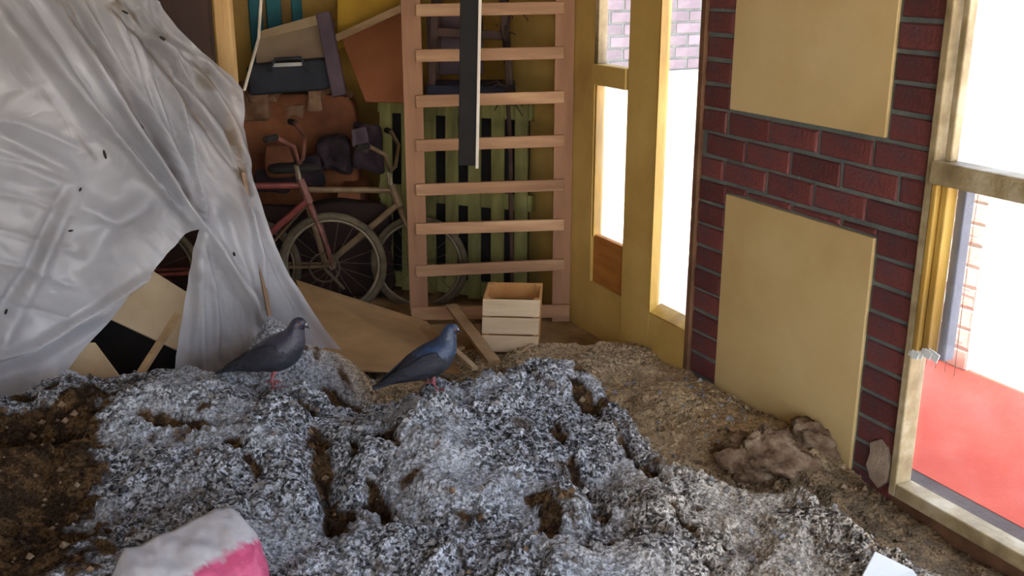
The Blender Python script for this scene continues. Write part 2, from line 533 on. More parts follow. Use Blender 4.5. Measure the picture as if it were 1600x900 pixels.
COURSE, BL, JT = 0.0943, 0.255, 0.013
PAN = [(2.43, 3.23, 1.24, 2.18), (2.43, 3.22, -0.02, 0.91)]
for k in range(-13, 12):
    z0 = 1.24 - 0.003 + k * COURSE
    z1 = z0 + COURSE - JT
    if z1 < 0.03: continue
    z0 = max(z0, 0.004)
    rects = None
    for (p0, p1, q0, q1) in PAN:
        if min(z1, q1) - max(z0, q0) > 0.012:       # this course meets a panel: one brick either side, cut bricks above it
            rects = [(2.24, p0 - 0.008, z0, z1), (p1 + 0.008, 3.395, z0, z1)]
            if z1 - q1 > 0.02:
                y = p0 - 0.09
                while y < p1:
                    a, b = max(y, p0), min(y + BL - JT, p1)
                    if b - a > 0.03: rects.append((a, b, q1 + 0.007, z1))
                    y += BL
    if rects is None:
        rects = []
        y = 2.24 - (0.0 if k % 2 else BL / 2) + random.uniform(-0.02, 0.0)
        while y < 3.40:
            a, b = max(y, 2.24), min(y + BL - JT, 3.395)
            if b - a > 0.03: rects.append((a, b, z0, z1))
            y += BL
    for (a, b, c, d) in rects:
        rpart('brick', brick_mesh(b - a, d - c, M['brick']), brick_wall, (X0 + random.uniform(-0.002, 0.003), a, c))
for (p0, p1, q0, q1) in PAN:
    MB().box(X0 - 0.002, X0 + 0.03, p0, p1, max(q0, 0.0), q1).build('plaster_panel', M['cream'], brick_wall, bevel=0.004)
# broken plaster patch by the big window
ch = MB()
pp = [(2.25, .11), (2.285, .07), (2.325, .09), (2.348, .13), (2.336, .18), (2.342, .215), (2.305, .24), (2.27, .225), (2.245, .17)]
ch.add([(X0 - 0.012, y, z) for y, z in pp] + [(X0 + 0.02, y, z) for y, z in pp] + [(X0 - 0.014, 2.298, .16)],
       [(i, (i + 1) % 9, 18) for i in range(9)] + [(i, i + 9, (i + 1) % 9 + 9, (i + 1) % 9) for i in range(9)])
ch.build('plaster_chip', M['plaster_chip'], brick_wall)
MB().box(X0 - 0.012, X1, 3.40, 3.432, 0, 2.30).build('jamb_strip', M['jamb'], brick_wall, bevel=0.004)

# far window: transom, two panes, board below
w1 = MB(); w1.box(X0 - 0.016, X1, 3.965, 4.262, 1.24, 1.335)
win1 = struct(w1.build('window_1', M['yellow'], bevel=0.006), 'small far window with yellow transom beside the rack', 'window')
MB().box(X0 + 0.02, X0 + 0.026, 3.965, 4.26, 0.50, 1.235).build('pane', M['glass'], win1)
MB().box(X0 + 0.02, X0 + 0.026, 3.965, 4.26, 1.335, 2.30).build('pane', M['glass'], win1)
MB().box(X0 - 0.004, X0 + 0.045, 4.225, 4.26, 1.335, 2.30).build('window_frame', M['frame_pale'], win1, bevel=0.004)
MB().box(X0 + 0.005, X0 + 0.045, 4.245, 4.262, 0.50, 1.235).build('window_frame', M['frame_yellow'], win1, bevel=0.003)
MB().box(X0 + 0.015, X0 + 0.045, 3.965, 4.26, 0.27, 0.51).build('infill_board', M['orange_board'], win1, bevel=0.003)

# yellow door leaf with one tall narrow pane
dr = MB()
dr.box(X0 - 0.012, X0 + 0.04, 3.705, 3.95, 0, 2.30)
door = struct(dr.build('door_1', M['yellow'], bevel=0.005), 'yellow door leaf with a tall narrow glass pane', 'door')
MB().box(X0 - 0.012, X0 + 0.04, 3.432, 3.705, 0, 0.27).build('bottom_rail', M['yellow'], door)
MB().slab([(X0 - 0.014, 3.432, 0.27), (X0 + 0.05, 3.432, 0.30), (X0 + 0.05, 3.705, 0.30), (X0 - 0.014, 3.705, 0.27)], (0, 0, 0.008)).build('sill', M['frame_yellow'], door)
MB().box(X0 + 0.012, X0 + 0.018, 3.435, 3.705, 0.27, 2.30).build('pane', M['glass'], door)
MB().box(X0 - 0.016, X0 + 0.02, 3.697, 3.708, 0.27, 2.30).build('glazing_bead', M['frame_yellow'], door)

MB().box(X0 + 0.02, X0 + 0.045, 3.948, 3.967, 0, 2.30).build('gap_shade_strip', M['dark_wood'], door)  # strip added to stop light leaking and keep the open gap dark

# big window near the camera
w3 = MB()
w3.box(X0 - 0.02, X0 + 0.05, 2.205, 2.235, 0.075, 2.35)
w3.box(X0 - 0.02, X0 + 0.05, 0.45, 0.49, 0.075, 2.35)
w3.box(X0 - 0.02, X0 + 0.05, 0.49, 2.205, 0.075, 0.125)
w3.box(X0 - 0.02, X0 + 0.05, 0.49, 2.19, 2.30, 2.35)
win3 = struct(w3.build('window_2', M['frame_pale'], bevel=0.005), 'big window with a pale yellowed frame right of the brick', 'window')
MB().box(X0 - 0.028, X0 + 0.05, 0.49, 2.215, 1.135, 1.205).build('transom', M['frame_pale'], win3, bevel=0.006)
MB().box(X0 - 0.024, X0 + 0.03, 2.182, 2.203, 0.60, 1.135).build('casement_stile', M['frame_yellow'], win3, bevel=0.005)
MB().box(X0 - 0.010, X0 + 0.035, 2.152, 2.178, 0.59, 1.135).build('casement_stile', M['frame_yellow'], win3, bevel=0.005)
MB().box(X0 + 0.0, X0 + 0.035, 2.165, 2.19, 1.205, 2.30).build('glazing_bead', M['frame_pale'], win3, bevel=0.005)
MB().box(X0 + 0.02, X0 + 0.026, 0.49, 2.205, 0.125, 1.135).build('pane', M['glass'], win3)
MB().box(X0 + 0.02, X0 + 0.026, 0.49, 2.205, 1.205, 2.30).build('pane', M['glass'], win3)
MB().box(X0 + 0.03, X0 + 0.07, 2.118, 2.150, 0.58, 1.135).build('outer_stile', M['grey_frame'], win3, bevel=.004)
torn = MB()
for i in range(7):
    y_ = 2.20 - 0.014 * i
    torn.obox((X0 - 0.02 + random.uniform(-.006, .006), y_, 0.585 + .004 * i + random.uniform(-.008, .008)), (0, .95, .3), (1, 0, 0), (0, -.3, .95), 0.028, 0.003, 0.018 + random.random() * .018)
torn.build('torn_paper', M['paper'], win3)

# ------------------------------------------------------------------ outside
struct(MB().box(-300, 300, -300, 300, -0.4, -0.13).build('ground_outside', M['concrete']), 'pale sunlit concrete ground outside the windows', 'ground')
struct(MB().box(X1 + 0.34, 3.93, -4, 3.75, -0.13, -0.05).build('terrace', M['red_terrace']), 'red painted paving strip outside the big window', 'paving')
struct(MB().box(X1, X1 + 0.34, -4, 8.0, -0.13, -0.052).build('gutter', M['gutter']), 'dark grey concrete strip along the wall outside', 'paving')

nw = MB(); nw.box(2.7, 6.2, 7.52, 7.7, 0.0, 3.2)
nwall = struct(nw.build('wall_neighbour', M['mortar']), 'grey brick wall outside beyond the far window', 'wall')
MB().box(2.7, 6.2, 7.49, 7.52, -0.13, 0.93).build('overexposed_white_band', M['whitewash'], nwall)  # white band added so the lower far pane reads as overexposed
gb = {}
for k in range(22):
    z0 = 0.94 + k * 0.1
    x = 2.75 - (0.13 if k % 2 else 0)
    while x < 5.95:
        key = random.randrange(3)
        if key not in gb:
            c = 0.006
            me = bpy.data.meshes.new('brick')
            L, H = 0.245, 0.088
            V = [(0, .02, 0), (L, .02, 0), (L, .02, H), (0, .02, H), (c, 0, c), (L - c, random.uniform(-.003, .003), c), (L - c, 0, H - c), (c, 0, H - c)]
            me.from_pydata(V, [], [(0, 1, 5, 4), (1, 2, 6, 5), (2, 3, 7, 6), (3, 0, 4, 7), (4, 5, 6, 7)])
            me.materials.append(M['brick_grey']); fix_normals(me); gb[key] = me
        rpart('brick', gb[key], nwall, (x, 7.508, z0))
        x += 0.26

# brick pier with wire mesh outside the big window
pc = atx(1508, 400, 3.9)
pier = thing('brick_pier', (3.9, pc[1], -0.05), 'pale pink brick pier behind wire mesh outside the big window', 'pier')
MB().box(3.905, 4.10, pc[1] - 0.085, pc[1] + 0.085, -0.05, 0.87).build('mortar_core', M['whitewash'], pier)
for k in range(9):
    rpart('brick', brick_mesh(0.17, 0.088, M['brick_pale'], 0.2), pier, (3.895, pc[1] - 0.085, -0.045 + k * 0.1))
fen = thing('wire_mesh_fence', (3.8, pc[1], -0.05), 'thin wire mesh fence outside the big window', 'fence')
for i in range(5):
    y_ = pc[1] + 0.11 - i * 0.055
    MB().tube([(3.8, y_, -0.05), (3.8 + .005 * math.sin(i), y_ + .006, 0.5), (3.8, y_, 0.93)], 0.0016, 5).build('wire', M['mesh_wire'], fen)
for i in range(4):
    z_ = 0.12 + i * 0.25
    MB().tube([(3.8, pc[1] + 0.13, z_), (3.8, pc[1], z_ + .006), (3.8, pc[1] - 0.13, z_)], 0.0016, 5).build('wire', M['mesh_wire'], fen)

# ------------------------------------------------------------------ the heap of ash and soil
CREST = [(-520, 640, .44), (-200, 622, .44), (0, 608, .43), (60, 594, .43), (140, 584, .43), (210, 578, .43), (330, 580, .42), (430, 601, .39), (475, 606, .38), (520, 630, .35),
         (560, 640, .34), (622, 640, .34), (662, 607, .37), (705, 595, .38), (770, 592, .37), (830, 571, .36), (880, 575, .35), (930, 597, .33),
         (990, 662, .30), (1050, 722, .27), (1130, 758, .235), (1250, 778, .21), (1330, 832, .20), (1400, 868, .19), (1520, 960, .16), (1700, 1010, .10)]
_cs, _ct, _cz = [], [], []
for (px, py, z) in CREST:
    p = atz(px, py, z)
    _cs.append(p @ RT); _ct.append(p @ FH); _cz.append(z)
_cs, _ct, _cz = map(np.array, (_cs, _ct, _cz))
_o = np.argsort(_cs); _cs, _ct, _cz = _cs[_o], _ct[_o], _cz[_o]

def ground_base(s, t):
    """heap without the small grain"""
    tc = np.interp(s, _cs, _ct); zc = np.interp(s, _cs, _cz)
    d = t - tc
    wob = fbm(s * 1.3 + 9, t * 1.3, 3, 3) * 0.05
    back = 0.03 + 0.025 * fbm(s * 2, t * 2, 21, 3)
    X = s * RT[0] + t * FH[0]
    wallside = sstep(0.9, 0.1, X0 - X)
    Yw = s * RT[1] + t * FH[1]
    back = back + 0.075 * wallside * sstep(5.2, 3.6, t) * sstep(2.2, 2.75, Yw) - .03 * sstep(2.5, 2.1, Yw) + 0.05 * sstep(1.0, 0.3, np.hypot((d - 0.2) * 0.9, (s - 0.35) * 0.5)) * (d > 0)
    drop = np.where(d > 0, zc - 0.95 * np.maximum(d - 0.03, 0), zc - 0.055 * (-d) - 0.02 * (-d) ** 2)
    z = np.where(d > 0, np.maximum(drop, back), drop)
    z = z + wob * sstep(0.0, 0.35, np.abs(d)) * np.where(d > 0, 0.4, 1.0)
    def bump(px, py, zz, rs, rt, h):
        p = atz(px, py, zz)
        return h * np.exp(-(((s - p @ RT) / rs) ** 2 + ((t - p @ FH) / rt) ** 2))
    z = z + bump(425, 548, .32, .15, .17, .35) * sstep(-.05, .12, d)          # heap under the plastic
    z = z + bump(520, 570, .22, .16, .16, .20) * sstep(-.02, .15, d) - bump(585, 628, .3, .12, .10, .10) * sstep(-.02, .06, d)
    z = z + bump(420, 690, .38, .30, .16, .05) + bump(700, 680, .36, .25, .2, .04) + bump(300, 640, .40, .25, .15, .05)
    z = z - bump(40, 690, .35, .16, .10, .10) - bump(120, 800, .33, .25, .18, .07)
    z = z + bump(1040, 640, .08, .18, .16, .06) + bump(960, 565, .05, .25, .25, .03)
    z = z - bump(1160, 745, .1, .15, .10, .05) - bump(520, 730, .33, .05, .09, .05) - bump(930, 770, .27, .03, .12, .04)
    return z, d

NS, NT = 640, 560
S_ = np.linspace(-2.35, 1.75, NS); T_ = np.linspace(1.25, 4.85, NT)
SG, TG = np.meshgrid(S_, T_)
ZB, DG = ground_base(SG, TG)
tcg = TG - DG
XG = SG * RT[0] + TG * FH[0]
YG = SG * RT[1] + TG * FH[1]
# crust cracks, clumps, grain
warp = 0.06 * fbm(SG * 5, TG * 5, 31, 3)
big, bid = worley((SG + warp) * 4.2, (TG + warp) * 4.2, 40)
mid, mid_id = worley((SG + warp * .5) * 17, (TG - warp * .5) * 17, 41)
sml, sid = worley(SG * 48, TG * 48, 42)
amp = np.where(DG > 0.25, 0.55, 1.0)
cl = fbm(SG * 3.0 + 3, TG * 3.0, 51, 4)
rough_zone = sstep(-0.15, 0.35, cl)
front = sstep(0.1, -0.1, DG)
Z = ZB + amp * (0.018 * fbm(SG * 5, TG * 5, 61, 3) + 0.015 * (0.25 + .75 * rough_zone) * (0.55 - mid) * (0.3 + mid_id)
                + 0.011 * (0.5 - sml) * (0.4 + sid) * (0.45 + 0.8 * rough_zone) + 0.004 * vnoise(SG * 75, TG * 75, 63))
# broken crust: plates end in ragged little ledges
plate = fbm(SG * 3.4 + TG * 1.2, TG * 3.4 - SG * 1.6, 65, 5, .55)
led = np.zeros_like(Z)
for lv, hgt in ((-.28, .014), (.02, .016), (.30, .014)):
    e_ = sstep(lv - .035, lv + .035, plate)
    Z = Z + hgt * amp * (e_ - .5)
    led = np.maximum(led, 4 * e_ * (1 - e_) * sstep(-.1, .25, vnoise(SG * 2.7, TG * 2.7, 67)))
# diagonal crevices running down the heap
crv = np.zeros_like(Z)
def crevice(pts, w, dep):
    global Z, crv
    P = [atz(px, py, .33) for px, py in pts]
    dm = np.full(Z.shape, 9.0)
    for a, b in zip(P[:-1], P[1:]):
        a2, b2 = np.array([a @ RT, a @ FH]), np.array([b @ RT, b @ FH])
        v = b2 - a2; L2 = v @ v
        u = np.clip(((SG - a2[0]) * v[0] + (TG - a2[1]) * v[1]) / L2, 0, 1)
        dm = np.minimum(dm, np.hypot(SG - a2[0] - u * v[0], TG - a2[1] - u * v[1]))
    dm = np.maximum(dm + 0.045 * fbm(SG * 7, TG * 7, 71, 4), 0) + .006 * np.abs(vnoise(SG * 40, TG * 40, 73))
    g = np.exp(-(dm / w) ** 2)
    Z = Z - dep * .75 * g
    crv = np.maximum(crv, g)
crevice([(480, 650), (500, 700), (515, 760), (530, 800)], .040, .055)
crevice([(545, 690), (580, 745), (605, 790)], .018, .045)
crevice([(590, 690), (622, 712)], .016, .03)
crevice([(655, 625), (668, 660)], .016, .03)
crevice([(860, 640), (900, 700), (930, 760), (915, 830)], .020, .045)
crevice([(900, 600), (960, 650), (1010, 700), (1060, 745)], .022, .045)
crevice([(1050, 760), (1090, 790), (1120, 830), (1110, 880)], .016, .03)
crevice([(1130, 790), (1180, 800)], .012, .02)
crevice([(230, 690), (330, 700), (400, 740)], .020, .035)
crevice([(840, 760), (870, 780), (860, 830)], .020, .03)
crevice([(0, 640), (60, 655), (100, 645)], .03, .04)
gy, gx = np.gradient(Z, T_, S_)
slope = np.hypot(gx, gy)
# heap colours: ash crust, brown soil in breaks, crevices and hollows, sandy dirt by the wall
ash_skylit, ash_warm_lit = np.array(lin((206, 211, 220))), np.array(lin((222, 211, 194)))  # cool skylight and warm window light are painted into the ash tones
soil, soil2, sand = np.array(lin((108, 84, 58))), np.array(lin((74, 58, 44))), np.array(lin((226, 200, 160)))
warm_light_mix = sstep(0.0, 0.75, SG + 0.25 * fbm(SG * 2, TG * 2, 81, 3))[..., None]  # painted daylight turns warmer towards the right
colr = ash_skylit * (1 - warm_light_mix) + ash_warm_lit * warm_light_mix
pat = fbm(SG * 2.2 + 5, TG * 2.2, 91, 5)
fine = fbm(SG * 16, TG * 16, 95, 3)
def region(px, py, zz, rs, rt):
    p = atz(px, py, zz)
    return np.exp(-(((SG - p @ RT) / rs) ** 2 + ((TG - p @ FH) / rt) ** 2))
bro = 0.95 * region(60, 720, .36, .42, .26) + 1.0 * region(60, 860, .33, .32, .30) + .7 * region(150, 640, .38, .12, .16) + .9 * region(-200, 760, .36, .4, .5)
bro = bro + 0.9 * region(1330, 760, .12, .30, .17) + 0.9 * region(1430, 830, .1, .3, .12) + .7 * region(1180, 745, .1, .2, .07) + 0.6 * region(560, 600, .2, .2, .14)
bro = bro + 1.7 * region(545, 602, .26, .10, .10) + 1.3 * region(600, 622, .27, .15, .13) + 1.0 * region(505, 592, .3, .06, .12) + .75 * region(880, 785, .3, .09, .07) + .7 * region(790, 588, .36, .14, .06) + .8 * region(490, 720, .36, .06, .09) + .6 * region(700, 640, .36, .03, .06) + 1.4 * region(1470, 850, .03, .28, .22)
for (px_, py_, z_, rr) in ((905, 603, .3, .05), (945, 632, .29, .05), (985, 672, .28, .06), (1020, 708, .26, .05), (1058, 742, .24, .05), (1110, 752, .2, .05), (860, 690, .33, .03), (640, 745, .34, .035), (545, 655, .35, .05), (320, 660, .38, .04), (1090, 800, .22, .03), (740, 800, .3, .05)):
    bro = bro + .62 * region(px_, py_, z_, rr, rr * .8)
bro = bro - 1.2 * region(60, 615, .42, .16, .08) - .8 * region(380, 690, .38, .35, .2)
m_soil = sstep(0.40, 0.66, bro + 0.42 * pat + 0.30 * fine)
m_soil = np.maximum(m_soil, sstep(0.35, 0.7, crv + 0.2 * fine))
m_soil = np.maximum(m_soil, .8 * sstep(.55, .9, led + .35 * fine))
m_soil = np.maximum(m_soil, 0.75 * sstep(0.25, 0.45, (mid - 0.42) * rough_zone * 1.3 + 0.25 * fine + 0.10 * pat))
sm = np.where(fine > 0.05, 1, 0)[..., None]
soilc = soil * sm + soil2 * (1 - sm)
beh = (sstep(0.02, 0.16, DG + 0.10 * fine) * (SG > -0.05 + 0.1 * pat) + sstep(0.45, 0.7, DG))[..., None]
beh = np.clip(beh, 0, 1)
colr = colr * (1 - beh) + sand * (0.85 + 0.25 * fine[..., None]) * beh
m_soil = np.where(DG > 0.1, np.maximum(m_soil * np.where(SG < 0.0, 1.0, 0.75), 0.45 * sstep(0.5, 0.85, pat + 0.3 * fine)), m_soil)
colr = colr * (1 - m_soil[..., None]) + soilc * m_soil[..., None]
sp1, spid = worley(SG * 62 + 3 * warp, TG * 62, 97)
grain = np.where(spid < .34, .16, np.where(spid > .72, 1.35, .85)) * (.75 + .5 * sid)
coarse = (0.42 + .58 * sstep(-.25, .3, fbm(SG * 2.5, TG * 2.5, 99, 3) + .25 - .45 * warm_light_mix[..., 0]))
grain = 1 + (grain - 1) * coarse
colr = np.clip(colr * (.9 + .2 * sid[..., None]), 0.004, 0.9)
grain = np.clip(coarse * (1 - .6 * m_soil) * np.where(DG > .25, .6, 1), 0, 1)

keep = (XG < X0 - 0.004)
idx = np.arange(NS * NT).reshape(NT, NS)
kq = keep[:-1, :-1] & keep[1:, :-1] & keep[:-1, 1:] & keep[1:, 1:]
quads = np.stack([idx[:-1, :-1], idx[:-1, 1:], idx[1:, 1:], idx[1:, :-1]], -1)[kq]
edge_fade = sstep(1.25, 1.5, TG) * sstep(4.85, 4.5, TG) * sstep(-2.35, -2.1, SG)
Z = np.maximum(Z, 0.004) * edge_fade - 0.03 * (1 - edge_fade)
V = np.stack([XG, YG, Z], -1).reshape(-1, 3)
me = bpy.data.meshes.new('ash_heap')
me.from_pydata(V.tolist(), [], quads.tolist())
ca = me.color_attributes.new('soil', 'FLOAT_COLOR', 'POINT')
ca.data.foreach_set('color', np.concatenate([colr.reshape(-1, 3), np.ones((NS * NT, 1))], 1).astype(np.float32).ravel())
ga_ = me.attributes.new('grain', 'FLOAT', 'POINT')
ga_.data.foreach_set('value', grain.astype(np.float32).ravel())
me.materials.append(M['pile'])
bm = bmesh.new(); bm.from_mesh(me)
bmesh.ops.delete(bm, geom=[v for v in bm.verts if not v.link_faces], context='VERTS')
bm.to_mesh(me); bm.free()
heap = bpy.data.objects.new('ash_heap', me)
COL.objects.link(heap)
tag(heap, 'wide heap of grey ash, droppings and brown soil across the floor', 'heap', kind='stuff')

def hz(x, y):
    """height of the heap under a point"""
    s, t = x * RT[0] + y * RT[1], x * FH[0] + y * FH[1]
    i = int(round((s - S_[0]) / (S_[1] - S_[0]))); j = int(round((t - T_[0]) / (T_[1] - T_[0])))
    if 0 <= i < NS and 0 <= j < NT:
        return max(Z[j, i], 0.0)
    return 0.0

def hit(px, py):
    """where the sight line through a pixel meets the heap"""
    d = ray(px, py); k = 1.5
    while k < 7:
        p = C0 + d * k
        if p[2] <= hz(p[0], p[1]):
            return p
        k += 0.004
    return p

# loose crumbs lying on the heap
lo, lo2 = MB(), MB()
for i in range(1500):
    s, t = random.uniform(-1.9, 1.3), random.uniform(1.7, 4.0)
    p = st(s, t)
    if p[0] > X0 - 0.05: continue
    r = random.choice((.004, .005, .006, .008, .011, .014))
    z = hz(p[0], p[1])
    c = np.array([p[0], p[1], z + r * 0.4])
    q = [c + r * np.array(v) * np.array([random.uniform(.6, 1.3) for _ in range(3)]) for v in ((1, 0, 0), (-1, 0, 0), (0, 1, 0), (0, -1, 0), (0, 0, 1), (0, 0, -1))]
    (lo if m_soil[int(round((t - T_[0]) / (T_[1] - T_[0]))), int(round((s - S_[0]) / (S_[1] - S_[0])))] < .5 else lo2).add(q, [(0, 2, 4), (2, 1, 4), (1, 3, 4), (3, 0, 4), (2, 0, 5), (1, 2, 5), (3, 1, 5), (0, 3, 5)])
crumbs = lo.build('loose_crumbs', M['clod_grey'], heap)
crumbs['kind'] = 'stuff'
crumbs2 = lo2.build('loose_soil', M['clod'], heap)
crumbs2['kind'] = 'stuff'

def clod(px, py, rx, ry, rz, label, mat, seed, dz=0.0):
    p = hit(px, py)
    th = np.linspace(0, 2 * math.pi, 40, endpoint=False)
    rings = []
    for i in range(22):
        a = math.pi * (0.03 + 0.94 * i / 21)
        ring = []
        for q in th:
            d = np.array([math.sin(a) * math.cos(q), math.sin(a) * math.sin(q), math.cos(a)])
            n = float(fbm(np.array([d[0] * 1.6 + d[2] * 1.1 + seed]), np.array([d[1] * 1.6 - d[2] * .7 + seed]), seed, 5, .6)[0])
            ring.append(np.array([p[0], p[1], p[2] + rz * dz]) + (RT * d[0] * rx + FH * d[1] * ry + ZZ * d[2] * rz) * (1 + 0.5 * n + .10 * float(vnoise(np.array([d[0] * 7 + d[2] * 5. + seed]), np.array([d[1] * 7 - d[2] * 4.]), seed + 3)[0])))
        rings.append(ring)
    o = MB().loft(rings).build('dirt_clod', mat, smooth=True)
    return tag(o, label, 'clod')
clod(1190, 715, .15, .10, .075, 'big dry mud clod at the foot of the lower cream panel', M['clod'], 3)
clod(1270, 690, .13, .09, .065, 'mud clod against the cream panel beside the biggest clod', M['clod'], 5)

# ------------------------------------------------------------------ plastic sheet
PA = at(0, 640, 3.40); PB = at(545, 560, 4.25)
ua = PB - PA; ua[2] = 0; ua /= np.linalg.norm(ua)
nrm = np.cross(ua, ZZ)                      # towards the camera
if nrm @ FH > 0: nrm = -nrm
lean = -0.10                                # upper part lies further back
def on_sheet(px, py):
    n = nrm + ZZ * (-lean)
    d = ray(px, py)
    k = ((PA - C0) @ n) / (d @ n)
    p = C0 + d * k
    up = ZZ + nrm * lean; up = up / np.linalg.norm(up)
    q = p - PA
    return np.array([q @ ua, q @ up])
UPV = ZZ + nrm * lean; UPV = UPV / np.linalg.norm(UPV)
OUT = [(-330, -260), (100, -260), (190, -90), (250, 0), (285, 45), (322, 82), (350, 104), (374, 122), (388, 142), (391, 165), (387, 200), (389, 240), (398, 290),
       (412, 335), (430, 385), (452, 430), (478, 470), (512, 518), (548, 562), (540, 590), (480, 575), (425, 566), (395, 580), (340, 596), (300, 600), (274, 600),
       (279, 560), (285, 520), (291, 468), (296, 410), (299, 352), (285, 372), (268, 392), (237, 431), (200, 474), (172, 506), (146, 537), (128, 556),
       (110, 580), (95, 612), (40, 640), (-60, 660), (-330, 700)]
b2 = [on_sheet(*p) for p in OUT]
bd = []
for a, b in zip(b2, b2[1:] + b2[:1]):
    n = max(1, int(np.linalg.norm(b - a) / 0.02))
    bd += [a + (b - a) * k / n for k in range(n)]
bd = np.array(bd)
def inside(P, poly):
    x, y = P[:, 0], P[:, 1]
    r = np.zeros(len(P), bool)
    j = len(poly) - 1
    for i in range(len(poly)):
        xi, yi = poly[i]; xj, yj = poly[j]
        c = ((yi > y) != (yj > y)) & (x < (xj - xi) * (y - yi) / (yj - yi + 1e-12) + xi)
        r ^= c
        j = i
    return r
g = 0.0095
ax_ = np.arange(bd[:, 0].min(), bd[:, 0].max(), g); ay_ = np.arange(bd[:, 1].min(), bd[:, 1].max(), g)
GX, GY = np.meshgrid(ax_, ay_)
GX[::2] += g / 2
gp = np.stack([GX.ravel(), GY.ravel()], 1)
gp = gp[inside(gp, bd)]
keepm = np.ones(len(gp), bool)
for q in range(0, len(gp), 4000):
    dd = np.sqrt(((gp[q:q + 4000, None, :] - bd[None]) ** 2).sum(-1)).min(1)
    keepm[q:q + 4000] = dd > 0.0055
gp = gp[keepm]
allp = np.concatenate([bd, gp])
nb = len(bd)
cdt = delaunay_2d_cdt([Vector(p) for p in allp], [(i, (i + 1) % nb) for i in range(nb)], [list(range(nb))], 1, 1e-6)
sv = np.array([tuple(v) for v in cdt[0]]); sf = [tuple(f) for f in cdt[2]]
A, B = sv[:, 0], sv[:, 1]
disp = np.zeros(len(sv)); stain = np.zeros(len(sv))
def fold(pts, w, h, sharp=1.0, fade=True):
    """ridge (h>0) or groove along a polyline given in picture points"""
    P = [on_sheet(*p) for p in pts]
    dm = np.full(len(sv), 9.0); uu = np.zeros(len(sv)); tot = 0
    for a, b in zip(P[:-1], P[1:]):
        v = b - a; L = np.linalg.norm(v)
        u = np.clip(((A - a[0]) * v[0] + (B - a[1]) * v[1]) / L ** 2, 0, 1)
        d = np.hypot(A - a[0] - u * v[0], B - a[1] - u * v[1])
        m = d < dm
        dm = np.where(m, d, dm); uu = np.where(m, tot + u * L, uu)
        tot += L
    e = h * np.exp(-(dm / w) ** (2 * sharp))
    if fade:
        e = e * (0.35 + 0.65 * np.sin(np.clip(uu / tot, 0, 1) * math.pi) ** 0.5)
    global disp
    disp = disp + e * (1.35 if h else 0)
    return dm
fold([(60, -40), (180, 150), (298, 342), (410, 505)], .018, .040)
fold([(25, -20), (150, 175), (290, 338)], .022, .035)
fold([(95, -20), (200, 155), (310, 335), (425, 500)], .013, -.035)
fold([(110, -20), (215, 150), (322, 325)], .014, .038)
fold([(0, -30), (90, 110), (200, 260)], .030, .030)
fold([(140, -20), (230, 120), (330, 300)], .020, .016)
fold([(165, 0), (260, 130), (345, 290)], .022, .018)
fold([(165, 0), (240, 75), (300, 170), (360, 250), (388, 300)], .014, -.030)
fold([(185, 0), (255, 75), (315, 165), (372, 250)], .020, .034)
fold([(210, 40), (275, 85), (330, 130), (365, 185), (388, 260)], .020, .036)
fold([(250, 60), (330, 100), (385, 150)], .018, .030)
fold([(240, 10), (330, 110), (384, 200)], .016, -.022)
fold([(0, 210), (60, 240), (120, 275)], .030, .030)
fold([(0, 280), (90, 300), (160, 330)], .040, .022)
fold([(120, 300), (70, 400), (30, 500), (0, 560)], .028, .030)
fold([(100, 300), (40, 430), (-10, 520)], .020, -.022)
fold([(240, 432), (150, 488), (60, 548), (-40, 570)], .016, .045)
fold([(225, 455), (150, 502), (60, 562), (-40, 590)], .022, -.030)
fold([(240, 300), (180, 350), (130, 420)], .035, .020)
fold([(130, 330), (190, 345), (240, 320)], .030, .018)
fold([(296, 352), (330, 430), (345, 540)], .022, .035)
fold([(300, 360), (310, 460), (318, 580)], .020, .028)
fold([(372, 260), (395, 370), (415, 480)], .014, .040)
fold([(385, 300), (420, 400), (470, 490), (530, 560)], .016, -.025)
fold([(345, 330), (380, 430), (400, 540)], .022, .026)
for i in range(15):          # fan of sharp pulled pleats
    x0 = -40 + i * 20 + random.uniform(-6, 6)
    e = 296 + i * 1.6
    mx_, my_ = (x0 + e) / 2 + random.uniform(-4, 10), 165 + random.uniform(-12, 8)
    fold([(x0, -60), (mx_, my_), (e, 345), (400 + i * 2, 505)], random.choice((.007, .009, .012)), random.choice((.020, .028, -.022, .018)), .62)
for i in range(9):
    x0 = 235 + i * 10
    fold([(x0 - 60, -20 + i * 6), (x0 + 20, 90 + i * 10), (350 + i * 4, 190 + i * 8), (388 + i * 2, 300)], random.choice((.008, .010)), random.choice((.020, -.020, .026)), .62)
for i in range(8):
    fold([(298 + i * 3, 360), (306 + i * 9, 470), (305 + i * 13, 590)], .010, random.choice((.018, -.016)), .62)
for i in range(6):
    y0 = 180 + i * 55
    fold([(-60, y0), (40, y0 + 22 + random.uniform(-10, 10)), (120, y0 + 50)], .012, random.choice((.018, -.014, .014)), .7)
disp = disp + 0.055 * fbm(A * 1.6 + 3, B * 1.6, 5, 3)
